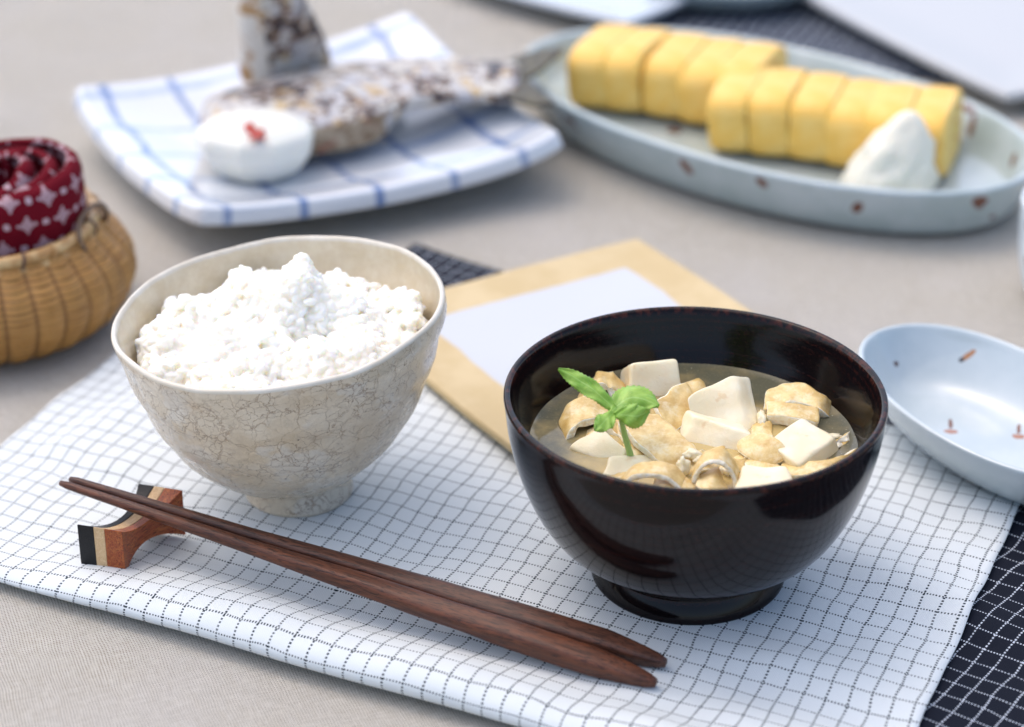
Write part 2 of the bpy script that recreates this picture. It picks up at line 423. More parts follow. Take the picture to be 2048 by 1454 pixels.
def ricemod(p, a, r):
    h = p.z
    k = sm(.3, 1.6, h)
    wob = 1 + .012 * math.sin(2 * a + .6) * k + .008 * math.sin(3 * a + 2) * k + .006 * math.sin(7 * a + h * 1.3) * k + .014 * nz(math.cos(a) * 2, math.sin(a) * 2, h * .6) * k
    # spiral throwing ridges and facets
    wob += .006 * math.sin(h * 4.2 + a) * k
    q = Vector((p.x * wob, p.y * wob, h))
    q.z += (.05 * math.sin(2 * a + 1) + .04 * nz(math.cos(a) * 3, math.sin(a) * 3, 2) + .02 * nz(math.cos(a) * 9, math.sin(a) * 9, 5)) * sm(5, 6.8, h)
    th = RTILT * k
    q.x = q.x * (1 - .035 * sm(1.5, 6, h)) + .19 * sm(1, 6.8, h)
    x = q.x * math.cos(th) - q.z * math.sin(th) ; z = q.x * math.sin(th) + q.z * math.cos(th)
    return Vector((x, q.y, z))
RB = thing('rice_bowl', 'handmade cream bowl with brown crackle glaze, heaped with white rice', 'bowl', RC)
outer = [(1.84, .12), (1.8, .45), (1.74, .72), (1.95, .88), (2.6, 1.28), (3.35, 1.95), (4.05, 2.85), (4.62, 3.85), (5.06, 4.9), (5.38, 5.9), (5.55, 6.55), (5.6, 6.92)]
rim_p = [(5.6, 6.90), (5.595, 6.97), (5.55, 7.02), (5.48, 7.03), (5.42, 6.98), (5.39, 6.88)]
inner = [(5.39, 6.90), (5.33, 6.5), (5.12, 5.8), (4.75, 4.8), (4.3, 3.8), (3.6, 2.8), (2.6, 2.0), (1.4, 1.55), (.4, 1.45)]
def openlathe(profile, n, c, mod):
    V, F = lathe(profile, n, c, mod); return V[:-2], F[:(len(profile) - 1) * n]
V, F = openlathe(dense(outer, 4), 160, RC, ricemod); mesh('bowl_wall', V, F, M_crk, RB)
V, F = openlathe(dense(rim_p, 3), 160, RC, ricemod); mesh('rim', V, F, M_rimg, RB)
V, F = lathe(dense(inner, 3), 160, RC, ricemod); V = V[:-2] + [V[-1]]; F = [f for f in F if max(f) < len(V) - 1] + [(len(V) - 1, (len(V) - 1) - 160 + j, (len(V) - 1) - 160 + (j + 1) % 160) for j in range(160)]
mesh('bowl_lining', V, F, M_inn, RB)
V, F = lathe([(1.2, .8), (1.35, .2), (1.5, .02), (1.72, 0.0), (1.82, .05), (1.835, .14)], 96, RC, ricemod); V = V[:-1]; F = [f for f in F if max(f) < len(V)]
mesh('foot_ring', V, F, inner_glaze('bare_clay', (.55, .46, .34), (.7, .63, .52)), RB)

# ---- rice
def rice():
    m = MT('cooked_rice', (.88, .85, .76), .28, Subsurface_Weight=.9, Subsurface_Scale=.006, Specular_IOR_Level=.4)
    m.b.inputs['Subsurface Radius'].default_value = (1, .82, .5)
    ca, sa = math.cos(RTILT), math.sin(RTILT)
    pk = []
    for (px, py, Y, rr, top) in [(598, 530, -9.2, 1.2, .0), (545, 575, -9.0, 1.2, 0), (655, 582, -9.6, 1.2, 0), (482, 560, -8.6, .8, 0), (590, 560, -9.6, 1.1, 0), (700, 610, -9.3, 1.6, 0), (790, 640, -9.5, 1.3, 0), (380, 625, -9.4, 1.2, 0), (450, 600, -9.3, 1.2, 0), (560, 680, -11.6, 1.5, 0), (640, 690, -11.8, .9, 0),
                                (530, 600, -9.6, 1.4, 0), (630, 590, -9.6, 1.5, 0), (480, 690, -12.2, 1.2, 0), (720, 705, -11.8, 1.0, 0), (340, 660, -10.2, 1.0, 0), (820, 655, -9.6, .7, 0)]:
        q = aty(px, py, Y); pk.append((q.x, q.y, q.z, rr))
    cx, cy = RC.x - .33, RC.y - .0
    def H(x, y):
        dx, dy = x - cx, y - cy; r = math.hypot(dx, dy)
        z = 6.05 + dx * .08 + .75 * (1 - (r / 4.9) ** 2)
        if dy < 0: z += .22 * sm(0, -3.5, dy)
        for (qx, qy, qz, rr) in pk:
            d = math.hypot(x - qx, y - qy) / rr
            if d < 1.6:
                zz = qz - .10; k = math.exp(-d * d * 1.6)
                if zz > z: z = z + (zz - z) * k
        z += .75 * nz(x * .75, y * .75, 3) + .42 * abs(nz(x * 1.7, y * 1.7, 8)) + .1 * nz(x * 3.5, y * 3.5, 8)
        return z
    # underlying mass
    V = []; n = 90
    for i in range(36):
        r = 4.6 * i / 35
        for j in range(n):
            a = 2 * math.pi * j / n; x = cx + r * math.cos(a); y = cy + r * math.sin(a)
            V.append((x, y, H(x, y) - .10 - (.5 * sm(4.2, 4.6, r))))
    F = [(i * n + j, (i + 1) * n + j, (i + 1) * n + (j + 1) % n, i * n + (j + 1) % n) for i in range(35) for j in range(n)]
    b0 = len(V); lo = 35 * n
    V += [(cx + (x - cx) * .86 + .1, cy + (y - cy) * .86, 4.5) for (x, y, z) in V[lo:lo + n]]; V.append((cx, cy, 4.5))
    F += [(lo + j, b0 + j, b0 + (j + 1) % n, lo + (j + 1) % n) for j in range(n)] + [(b0 + n, b0 + (j + 1) % n, b0 + j) for j in range(n)]
    # grains
    bm = bmesh.new(); bmesh.ops.create_icosphere(bm, subdivisions=2, radius=1)
    gv = [v.co.copy() for v in bm.verts]; gf = [tuple(v.index for v in f.verts) for f in bm.faces]; bm.free()
    rnd = random.Random(3); cnt = 0
    while cnt < 4300:
        a = rnd.random() * 2 * math.pi; r = 4.72 * math.sqrt(rnd.random()); x = cx + r * math.cos(a); y = cy + r * math.sin(a)
        if y > cy + 2.0 and rnd.random() < .5: continue
        if cnt % 6 == 0:
            qx, qy, qz, rr = pk[rnd.choice((0, 0, 1, 2, 3, 4))]; x = qx + rnd.gauss(0, .42) * rr; y = qy + rnd.gauss(0, .42) * rr; r = math.hypot(x - cx, y - cy)
            if r > 4.5: continue
        z = H(x, y); e = .08
        nrm = Vector((H(x - e, y) - H(x + e, y), H(x, y - e) - H(x, y + e), 2 * e)).normalized()
        L = rnd.uniform(.24, .31); Wd = rnd.uniform(.135, .165)
        d = Vector((rnd.uniform(-1, 1), rnd.uniform(-1, 1), rnd.uniform(-1, 1))); d = (d - nrm * d.dot(nrm) * rnd.uniform(.55, 1)).normalized()
        Q = d.to_track_quat('X', 'Z').to_matrix(); c = Vector((x, y, z)) + nrm * rnd.uniform(-.12, .09)
        if r > 4.6: c.z -= .25
        bend = rnd.uniform(-.15, .15); b = len(V)
        for g in gv:
            gx = g.x * L; w_ = 1 - .18 * g.x * g.x
            V.append(c + Q @ Vector((gx, g.y * Wd * w_ + bend * gx * gx * 4 * .3, g.z * Wd * w_ * .85)))
        F += [tuple(b + i for i in f) for f in gf]; cnt += 1
    o = mesh('cooked_rice', V, F, m.m, org=(cx, cy, 6))
    md = o.modifiers.new('merge', 'REMESH'); md.mode = 'VOXEL'; md.voxel_size = .03 * CM; md.use_smooth_shade = True; m2 = o.modifiers.new('soft', 'SMOOTH'); m2.factor = .5; m2.iterations = 2
    tag(o, 'mound of glistening white rice heaped in the cream bowl', 'rice', kind='stuff')
rice()

# ------------------------------------------------------------------ tofu and fried tofu in the soup
def tofu_mat():
    m = MT('silken_tofu', (.88, .78, .56), .30, Subsurface_Weight=.35, Subsurface_Scale=.004, Specular_IOR_Level=.4)
    p = m.oc(); c = m.mix(m.ramp(m.noise(p, 1.2, 3), .4, .7, 0, .6), (.87, .75, .50), (.90, .84, .66))
    c = m.mix(m.ramp(m.noise(m.V('ADD', p, (4, 3, 2)), 1.7, 3, .6), .62, .72, 0, .5), c, (.75, .52, .25))
    m.set('Base Color', c); m.bump(m.M('SUBTRACT', m.noise(p, 5, 5, .7), m.M('MULTIPLY', m.ramp(m.vor(p, 4).outputs['Distance'], .12, .04), .6)), .5, .05); return m.m
M_tofu = tofu_mat()
def tofu(quad, ext, label, seed, jit=.035):
    """quad = four (px, py, z) corners of the face we see, ext = the way it goes back/down"""
    P = [at(*q) for q in quad]; e = Vector(ext) * 1.15; cc = (P[0] + P[1] + P[2] + P[3]) / 4; P = [cc + (p - cc) * 1.13 for p in P]
    # subdivided box with a little waviness
    n = 11; V = []; idx = {}; F = []
    def pt(a, b, c):
        k = (a, b, c)
        if k not in idx:
            s, t, u = a / n, b / n, c / n
            p = (P[0] * (1 - s) * (1 - t) + P[1] * s * (1 - t) + P[2] * s * t + P[3] * (1 - s) * t) + e * u
            ctr = (P[0] + P[1] + P[2] + P[3]) / 4 + e * .5
            # round the corners
            q = Vector((abs(2 * s - 1), abs(2 * t - 1), abs(2 * u - 1))); srt = sorted(q); k2 = max(0, srt[1] - .8) * .22 + max(0, srt[0] - .8) * .16
            p = p + (ctr - p) * k2
            p += Vector((nz(p.x * 1.3, p.y * 1.3, p.z + seed), nz(p.y * 1.3, p.z * 1.3, p.x + seed), nz(p.z * 1.3, p.x * 1.3, p.y + seed))) * jit * 2.2
            p += Vector((nz(p.x * 5, p.y * 5, p.z * 5 + seed), nz(p.y * 5, p.z * 5, p.x + seed), nz(p.z * 5, p.x * 5, p.y + seed))) * jit * .35
            idx[k] = len(V); V.append(p)
        return idx[k]
    for i in range(n):
        for j in range(n):
            for c in (0, n): F.append((pt(i, j, c), pt(i + 1, j, c), pt(i + 1, j + 1, c), pt(i, j + 1, c)))
            for c in (0, n): F.append((pt(i, c, j), pt(i + 1, c, j), pt(i + 1, c, j + 1), pt(i, c, j + 1)))
            for c in (0, n): F.append((pt(c, i, j), pt(c, i + 1, j), pt(c, i + 1, j + 1), pt(c, i, j + 1)))
    ctr = (P[0] + P[1] + P[2] + P[3]) / 4 + e * .5
    o = fixn(mesh('tofu_cube', V, F, M_tofu, org=ctr, sub=1))
    tag(o, label, 'tofu', 'tofu pieces floating in the soup')
Zl = ZL
tofu([(1268, 728, Zl + .95), (1352, 722, Zl + .95), (1361, 797, Zl - .1), (1264, 800, Zl - .1)], (-.28, .65, -.6), 'tofu cube at the back, directly behind the green leaves', 1)
tofu([(1462, 756, Zl + 1.0), (1376, 795, Zl + .75), (1405, 862, Zl - .1), (1492, 872, Zl - .1)], (.55, .45, -.25), 'largest tofu piece, standing on edge in the middle of the bowl', 2, .05)
tofu([(1392, 838, Zl + .55), (1494, 866, Zl + .50), (1478, 916, Zl - .2), (1362, 890, Zl - .1)], (-.1, .75, -.2), 'tofu piece lying just in front of the largest one', 3, .05)
tofu([(1602, 836, Zl + .62), (1668, 872, Zl + .50), (1598, 924, Zl + .42), (1538, 880, Zl + .55)], (.25, .12, -.9), 'tofu cube nearest the right side of the black bowl', 4)
tofu([(1490, 930, Zl + .5), (1572, 934, Zl + .5), (1592, 985, Zl + .42), (1470, 990, Zl + .42)], (.0, .05, -.9), 'tofu cube against the front rim of the black bowl', 5)
tofu([(1200, 858, Zl + .42), (1250, 900, Zl + .12), (1226, 928, Zl - .1), (1142, 894, Zl + .08)], (.05, .15, -.8), 'pale half sunk tofu piece left of the green stem', 6, .06)
tofu([(1222, 917, Zl + .22), (1318, 905, Zl + .18), (1338, 935, Zl + .1), (1210, 950, Zl + .08)], (.0, .1, -.6), 'thin tofu slice below the green stem', 7, .06)

def fried_mats():
    m = MT('fried_tofu_skin', (.62, .40, .16), .28, Specular_IOR_Level=.5, Subsurface_Weight=.15, Subsurface_Scale=.003)
    p = m.oc(); c = m.mix(m.ramp(m.noise(p, 1.3, 6, .72), .36, .64), (.62, .40, .12), (.80, .60, .26))
    c = m.mix(m.ramp(m.noise(m.V('ADD', p, (2, 5, 8)), 2.2, 5, .7), .48, .66, 0, .45), c, (.90, .80, .56))
    m.set('Base Color', c); m.bump(m.noise(p, 6, 5, .7), .4, .05)
    k = MT('fried_tofu_inside', (.84, .78, .64), .5, Subsurface_Weight=.2, Subsurface_Scale=.003)
    p = k.oc(); v = k.vor(k.V('ADD', p, (1, 1, 1)), 7).outputs['Distance']
    k.set('Base Color', k.mix(k.ramp(k.noise(p, 4, 4, .7), .42, .66), (.93, .88, .72), (.84, .70, .44))); k.bump(k.M('ADD', v, k.noise(p, 9, 4)), .5, .05)
    return m.m, k.m
M_fs, M_fi = fried_mats()
def strip(pts, wd, th, label, seed, side=None, taper=.0, rag=.06):
    """a bent slab: pts = centre line of its upper skin [(px,py,z)], wd = width vector in cm, th = thickness"""
    P = [at(*q) for q in pts]; P2 = dense([tuple(p) for p in P], 5); P2 = [Vector(p) for p in P2]
    wv = Vector(wd) * 1.35; th *= .82; rag *= 1.3; n = len(P2); nw = 8; nt = 4; rs = []
    for i, p in enumerate(P2):
        t = (P2[min(i + 1, n - 1)] - P2[max(i - 1, 0)]).normalized(); nn = wv.cross(t).normalized()
        if nn.z < 0: nn = -nn
        if side is not None: nn = (nn if nn.dot(Vector(side)) > 0 else -nn)
        f = i / (n - 1); sc_ = (1 - taper * abs(2 * f - 1) ** 3); ring = []
        endr = min(1, (min(f, 1 - f) * n + .8) / 1.4)
        hh = th * (.55 + .45 * endr)
        loop = [(-1 + 2 * k / nw, 0) for k in range(nw)] + [(1, -k / nt) for k in range(nt)] + [(1 - 2 * k / nw, -1) for k in range(nw)] + [(-1, -1 + k / nt) for k in range(nt)]
        for (a, b) in loop:
            puff = (1 - a * a) * .05 * hh
            q = p + wv * (a * .5 * sc_) + nn * (b * hh + (puff if b == 0 else (-puff if b == -1 else 0)))
            rg = rag * (1 if abs(a) == 1 else .5)
            q += Vector((nz(q.x * 3, q.y * 3, seed), nz(q.y * 3, q.z * 3, seed + 5), nz(q.z * 3, q.x * 3, seed + 9))) * rg * 1.3
            q += Vector((nz(q.x * 9, q.y * 9, seed), nz(q.y * 9, q.z * 9, seed + 5), nz(q.z * 9, q.x * 9, seed + 9))) * rg * .6
            ring.append(q)
        rs.append(ring)
    V, F = rings(rs); m = len(rs[0]); mi = []
    for f in F:
        if len(f) == 3: mi.append(1); continue
        j = f[0] % m; mi.append(0 if (j < nw or nw + nt <= j < 2 * nw + nt) else 1)
    o = fixn(mesh('fried_tofu_strip', V, F, [M_fs, M_fi], org=P2[n // 2], midx=mi, sub=1))
    tag(o, label, 'fried tofu', 'fried tofu strips in the soup')
strip([(1275, 832, Zl + .45), (1310, 868, Zl + .5), (1352, 905, Zl + .38), (1378, 930, Zl + .05)], (1.0, .35, .05), .34, 'wide brown fried tofu strip slanting down from the green leaves', 1)
strip([(1390, 792, Zl + .35), (1355, 812, Zl + .4), (1325, 838, Zl + .3)], (.35, -.75, -.45), .3, 'fried tofu piece showing its spongy cut side, between two tofu cubes', 2)
strip([(1534, 815, Zl + .42), (1580, 818, Zl + .48), (1640, 828, Zl + .35)], (.05, .55, .1), .5, 'thick fried tofu slab with a white split edge at the right back', 3)
strip([(1530, 800, Zl + .30), (1590, 782, Zl + .5), (1640, 800, Zl + .42), (1664, 822, Zl - .05)], (.1, .6, .2), .3, 'ragged fried tofu piece farthest right, behind the thick slab', 4, rag=.1)
strip([(1492, 872, Zl + .48), (1525, 895, Zl + .42), (1560, 925, Zl + .15)], (.75, .12, .35), .5, 'puffy fried tofu wedge with a white upper edge, left of the right tofu cube', 5, taper=.5)
strip([(1152, 802, Zl + .1), (1185, 765, Zl + .6), (1225, 758, Zl + .55), (1255, 790, Zl + .0)], (.1, .85, -.1), .32, 'crumpled whitish fried tofu piece at the back left', 6, rag=.16)
strip([(1122, 862, Zl - .02), (1145, 824, Zl + .42), (1190, 815, Zl + .45), (1235, 852, Zl + .05)], (-.15, .95, .1), .3, 'curled dark brown fried tofu piece at the left edge', 7, rag=.1)
strip([(1370, 772, Zl + .0), (1385, 762, Zl + .3), (1402, 790, Zl + .1)], (.5, .45, -.1), .3, 'small fried tofu bit right behind the back tofu cube', 8, rag=.1)
# ring curl: pale cut edge faces the viewer
def curl(cx, cy, z, ra, rb, a0, a1, wd, th, label, seed):
    c = at(cx, cy, z); pts = []; up = Vector((0, .35, .94)); sx = Vector((1, 0, 0)); P2 = []
    nn = 22; rs = []; wv = Vector(wd)
    for i in range(nn + 1):
        a = R(a0 + (a1 - a0) * i / nn); d = sx * math.cos(a) * ra + up * math.sin(a) * rb; nrm = d.normalized(); ring = []
        p = c + d
        for (s, t) in [(-1, 0), (-.5, .03), (0, .05), (.5, .03), (1, 0), (1, -.5), (1, -1), (.5, -1), (0, -1), (-.5, -1), (-1, -1), (-1, -.5)]:
            q = p + wv * (s * .5) + nrm * (t * th); q += Vector((nz(q.x * 4, q.y * 4, seed), nz(q.y * 4, q.z * 4, seed), nz(q.z * 4, q.x * 4, seed))) * .07; ring.append(q)
        rs.append(ring)
    V, F = rings(rs); mi = [1 if len(f) == 3 else (0 if (f[0] % 12) in (0, 1, 2, 3, 6, 7, 8, 9) else 1) for f in F]
    o = fixn(mesh('fried_tofu_strip', V, F, [M_fs, M_fi], org=c, midx=mi, sub=1)); tag(o, label, 'fried tofu', 'fried tofu strips in the soup')
curl(1430, 968, Zl + .15, .72, .95, -25, 170, (.1, .55, .1), .16, 'fried tofu strip curled into an open ring near the front rim', 11)
curl(1302, 985, Zl + .05, 1.05, .8, 15, 165, (.2, .7, .05), .17, 'arched fried tofu strip with a white edge at the front left', 12)
strip([(1310, 955, Zl + .3), (1345, 962, Zl + .38), (1385, 985, Zl + .2)], (.35, .75, .0), .4, 'brown fried tofu lump left of the open ring by the rim', 13, rag=.1, taper=.4)
strip([(1395, 962, Zl + .35), (1425, 955, Zl + .5), (1455, 985, Zl + .15)], (.2, .75, .05), .35, 'fried tofu lump tucked inside the open ring', 14, rag=.1, taper=.4)
strip([(1560, 935, Zl + .1), (1610, 938, Zl + .3), (1665, 925, Zl + .32), (1712, 905, Zl + .02)], (.2, .55, .0), .3, 'half sunk fried tofu strip in front of the right tofu cube', 15, rag=.08)
strip([(1372, 925, Zl - .02), (1400, 922, Zl + .18), (1450, 905, Zl + .02)], (.1, .9, .0), .25, 'low fried tofu scrap below the middle tofu piece', 16, rag=.12)
strip([(1250, 935, Zl - .02), (1290, 925, Zl + .14), (1345, 930, Zl + .08)], (.0, .5, .0), .25, 'sunken fried tofu scrap beside the thin tofu slice', 17, rag=.12)
strip([(1245, 842, Zl + .0), (1262, 862, Zl + .1), (1285, 885, Zl + .02)], (.7, .2, .0), .3, 'dark fried tofu scrap just right of the green stem', 21, rag=.1)
strip([(1490, 905, Zl + .02), (1520, 925, Zl + .12), (1545, 942, Zl + .0)], (.55, .25, .0), .3, 'fried tofu scrap between the wedge and the front tofu cube', 22, rag=.1)
strip([(1345, 880, Zl + .0), (1362, 905, Zl + .15), (1372, 935, Zl + .05)], (.6, .1, .0), .3, 'soft fried tofu scrap below the middle tofu piece, left side', 23, rag=.12)
strip([(1170, 872, Zl - .02), (1200, 850, Zl + .16), (1238, 852, Zl + .02)], (.1, .6, .0), .3, 'sunken brown fried tofu scrap behind the pale half sunk tofu', 24, rag=.1)
strip([(1262, 880, Zl + .02), (1285, 895, Zl + .16), (1300, 915, Zl + .02)], (.6, .25, .0), .28, 'soft brown scrap of fried tofu between the stem and the wide slanting strip', 41, rag=.12)
strip([(1440, 925, Zl + .05), (1465, 930, Zl + .22), (1490, 925, Zl + .05)], (.15, .6, .0), .28, 'tan fried tofu scrap just right of the open ring', 42, rag=.12)
strip([(1500, 862, Zl + .0), (1525, 855, Zl + .16), (1545, 862, Zl + .0)], (.1, .55, .0), .26, 'small fried tofu scrap in the gap right of the largest tofu piece', 43, rag=.12)
strip([(1215, 948, Zl + .0), (1240, 955, Zl + .16), (1275, 968, Zl + .05)], (.2, .5, .0), .26, 'pale fried tofu scrap at the front left rim beside the arched strip', 44, rag=.12)
strip([(1640, 900, Zl + .02), (1670, 885, Zl + .14), (1692, 868, Zl - .02)], (.3, .4, .0), .26, 'thin fried tofu scrap along the right rim above the half sunk strip', 45, rag=.1)
strip([(1225, 800, Zl + .0), (1262, 815, Zl + .2), (1300, 822, Zl + .0)], (.1, .7, .0), .28, 'fried tofu scrap under the back tofu cube behind the leaves', 46, rag=.12)
def crumb(px, py, z, s, label, seed):
    c = at(px, py, z); bm = bmesh.new(); bmesh.ops.create_icosphere(bm, subdivisions=3, radius=1)
    V = []
    for v in bm.verts:
        q = v.co; k = 1 + .55 * noise.noise(q * 1.3 + Vector((seed, 0, 0))) + .3 * noise.noise(q * 3.5 + Vector((seed, 2, 0)))
        V.append(c + Vector((q.x * s[0], q.y * s[1], q.z * s[2])) * k)
    F = [tuple(v.index for v in f.verts) for f in bm.faces]; bm.free()
    o = mesh('tofu_crumb', V, F, M_tofu, org=c); tag(o, label, 'tofu crumb', 'tofu crumbs in the soup')
crumb(1365, 935, Zl + .28, (.22, .2, .32), 'white tofu crumb left of the curled ring, touching the slanting brown strip', 1)
crumb(1385, 908, Zl + .38, (.26, .16, .16), 'ragged tofu crumb under the tip of the middle tofu piece', 2)
crumb(1408, 920, Zl + .30, (.30, .14, .13), 'flat tofu crumb resting on the top of the curled ring', 4)
crumb(1524, 838, Zl + .10, (.16, .35, .22), 'white tofu crumb between the largest tofu and the thick fried slab', 6)
crumb(1662, 872, Zl + .02, (.32, .12, .06), 'thin white flake floating by the right tofu cube', 8)

# ---- green sprig
def leaf_mat():
    m = MT('fresh_green_leaf', (.13, .36, .03), .38, Specular_IOR_Level=.5, Subsurface_Weight=.2, Subsurface_Scale=.002)
    uv = m.uv(); u, v, _ = m.xyz(uv)
    cen = m.ramp(m.M('ABSOLUTE', v), .0, .09, 1, 0)
    ve = m.M('FRACT', m.M('MULTIPLY', m.M('SUBTRACT', u, m.M('MULTIPLY', m.M('ABSOLUTE', v), .45)), 7.0)); vein = m.ramp(m.M('ABSOLUTE', m.M('SUBTRACT', ve, .5)), .0, .1, 1, 0)
    c = m.mix(m.ramp(m.noise(m.oc(), 2.2, 3), .35, .65), (.14, .32, .02), (.27, .47, .06))
    c = m.mix(m.M('MULTIPLY', m.M('MAXIMUM', cen, m.M('MULTIPLY', vein, .5)), .55), c, (.35, .6, .16)); m.set('Base Color', c)
    m.bump(m.M('SUBTRACT', m.noise(m.oc(), 4, 3), m.M('MULTIPLY', vein, .35)), .5, .04)
    return m.m
M_leaf = leaf_mat(); M_stem = MT('pale_stem', (.36, .55, .16), .35, Subsurface_Weight=.3, Subsurface_Scale=.003).m
def leaf(pts, widths, updir, parent, name='leaf', curlv=.25, seed=0):
    """pts: 3-D midrib, widths: half widths in cm, updir: blade normal"""
    P = [Vector(p) for p in dense([tuple(p) for p in pts], 9)]; Wd = [q[0] for q in dense([(x, 0) for x in widths], 9)]
    n = len(P); nw = 14; V = []; U = []
    for i, p in enumerate(P):
        t = (P[min(i + 1, n - 1)] - P[max(i - 1, 0)]).normalized(); f = i / (n - 1)
        up = Vector(updir[0]).lerp(Vector(updir[1]), f) if isinstance(updir[0], (tuple, Vector)) else Vector(updir)
        s = t.cross(up).normalized(); nn = s.cross(t).normalized()
        ser = 1 + .22 * ((i * .5) % 1 - .3) 
        for k in range(nw + 1):
            a = -1 + 2 * k / nw
            wv = Wd[i] * (ser if abs(a) > .99 else 1)
            q = p + s * (a * wv) - nn * (curlv * wv * a * a) + nn * .05 * math.sin(f * 16 + a * 5 + seed) * abs(a) + t * abs(a) * wv * .18
            q += nn * .07 * nz(p.x * 2 + a, p.y * 2, seed)
            V.append(q); U.append((f, a))
    F = [(i * (nw + 1) + k, i * (nw + 1) + k + 1, (i + 1) * (nw + 1) + k + 1, (i + 1) * (nw + 1) + k) for i in range(n - 1) for k in range(nw)]
    return mesh(name, V, F, M_leaf, parent, uvs=U, solid=.022, offset=0)
def tube(pts, rad, n=10):
    P = [Vector(p) for p in dense([tuple(p) for p in pts], 5)]; rr = [q[0] for q in dense([(x, 0) for x in rad], 5)]; rs = []
    for i, p in enumerate(P):
        t = (P[min(i + 1, len(P) - 1)] - P[max(i - 1, 0)]).normalized(); s = t.cross(Vector((.1, -.9, .3))).normalized(); u = s.cross(t).normalized()
        rs.append([p + (s * math.cos(2 * math.pi * j / n) + u * math.sin(2 * math.pi * j / n)) * rr[i] for j in range(n)])
    return rings(rs)
yb = at(1246, 905, Zl + .3).y
SP = thing('herb_sprig', 'bright green trefoil sprig with a pale stem standing in the soup', 'herb', at(1262, 918, Zl))
J = aty(1242, 838, yb - .05)
def spt(px, py, dy=0): return aty(px, py, yb + dy)
V, F = tube([spt(1264, 925, 0), spt(1258, 900), spt(1250, 872), J], [.13, .10, .095, .075]); fixn(mesh('stem', V, F, M_stem, SP))
V, F = tube([J, spt(1236, 828, .05), spt(1225, 818, .2)], [.08, .06, .04]); fixn(mesh('stem', V, F, M_stem, SP))
leaf([spt(1232, 822, .1), spt(1208, 798, .35), spt(1180, 775, .6), spt(1150, 756, .85), spt(1117, 738, 1.0)], [.08, .24, .30, .27, .03], (.35, -.72, .6), SP, curlv=.15, seed=1)
leaf([spt(1222, 826, .0), spt(1240, 806, .3), spt(1262, 795, .45), spt(1290, 800, .4), spt(1318, 812, .2)], [.08, .42, .55, .42, .03], ((-.35, -.45, .85), (.3, -.55, .75)), SP, curlv=.3, seed=2)
leaf([spt(1228, 826, .0), spt(1215, 836, -.3), spt(1204, 848, -.5), spt(1190, 862, -.65)], [.1, .30, .26, .03], (.1, -.35, .93), SP, curlv=.2, seed=3)
leaf([spt(1230, 830, -.05), spt(1250, 830, -.3), spt(1274, 832, -.42), spt(1300, 822, -.2)], [.08, .33, .36, .05], ((.0, -.8, .5), (.25, -.9, .35)), SP, curlv=.35, seed=4)

# ------------------------------------------------------------------ square tan tray under the soup bowl side
def tan_plate():
    m = MT('tan_and_white_glaze', (.62, .45, .2), .55, Specular_IOR_Level=.35)
    p = m.oc(); x, y, z = m.xyz(p)
    wob = m.M('MULTIPLY', m.M('SUBTRACT', m.noise(p, .35, 4, .6), .5), .55)
    ax = m.M('ADD', m.M('ABSOLUTE', m.M('SUBTRACT', x, .1)), wob); ay = m.M('ADD', m.M('ABSOLUTE', m.M('ADD', y, .05)), wob)
    k = m.M('MULTIPLY', m.ramp(ax, 4.75, 4.5), m.ramp(ay, 4.8, 4.55))
    tan = m.mix(m.ramp(m.noise(p, .5, 5, .6), .35, .7), (.56, .42, .21), (.63, .49, .27))
    m.set('Base Color', m.mix(k, tan, (.56, .58, .61)))
    m.bump(m.noise(p, 2.5, 4, .6), .25, .05)
    u = Vector((.857, .515, 0)); v = Vector((.515, -.857, 0)); top = Vector((5.14, 8.81, 0)); W, L = 13.1, 13.0
    c = top - u * W / 2 + v * L / 2
    n = 40; V = []
    for i in range(n + 1):
        for j in range(n + 1):
            s = -1 + 2 * i / n; t = -1 + 2 * j / n
            bul = .02; xx = s * W / 2 * (1 + bul * (1 - t * t)); yy = t * L / 2 * (1 + bul * (1 - s * s))
            rr = max(abs(s), abs(t))
            z = .98 + .14 * rr ** 4 + .04 * nz(xx * .3, yy * .3, 2) - .25 * (abs(s * t)) ** 3 * 0
            V.append((xx, yy, z))
    F = [(i * (n + 1) + j, (i + 1) * (n + 1) + j, (i + 1) * (n + 1) + j + 1, i * (n + 1) + j + 1) for i in range(n) for j in range(n)]
    o = mesh('square_plate', V, F, m.m, solid=.32, offset=-1)
    md = o.modifiers.new('b', 'BEVEL'); md.width = .08 * CM; md.segments = 3; md.limit_method = 'ANGLE'
    o.location = c * CM; o.rotation_euler = (0, 0, math.atan2(u.y, u.x))
    tag(o, 'flat square plate with tan border and white middle, between the two bowls', 'plate')
tan_plate()

# ------------------------------------------------------------------ chopsticks and rest
def wood(name, a, b, c3, dirv, scale=1.0, rough=.38):
    m = MT(name, a, rough, Specular_IOR_Level=.3)
    p = m.oc(); d = Vector(dirv).normalized(); ang = math.atan2(d.y, d.x)
    r = m.n('VectorRotate', {'rotation_type': 'Z_AXIS'}, Vector=p, Angle=-ang).outputs[0]
    g = m.noise(m.V('MULTIPLY', r, (.7 * scale, 7 * scale, 7 * scale)), 1, 5, .65, dist=.3); g2 = m.noise(m.V('MULTIPLY', r, (2.2 * scale, 26 * scale, 26 * scale)), 1, 3, .6)
    cc = m.mix(m.ramp(g, .32, .68), a, b); cc = m.mix(m.ramp(g2, .5, .62, 0, .9), cc, c3)
    m.set('Base Color', cc); m.bump(m.M('ADD', g, g2), .3, .03); return m.m
E1 = at(1312, 1366, .85); E2 = at(1332, 1326, .85)
T1 = at(121, 966, 2.25); T2 = at(140, 958, 2.25)
M_st1 = wood('chopstick_wood', (.075, .028, .016), (.15, .05, .024), (.032, .013, .009), E1 - T1)
M_st2 = wood('chopstick_wood_darker', (.06, .026, .017), (.12, .046, .026), (.026, .012, .009), E2 - T2)
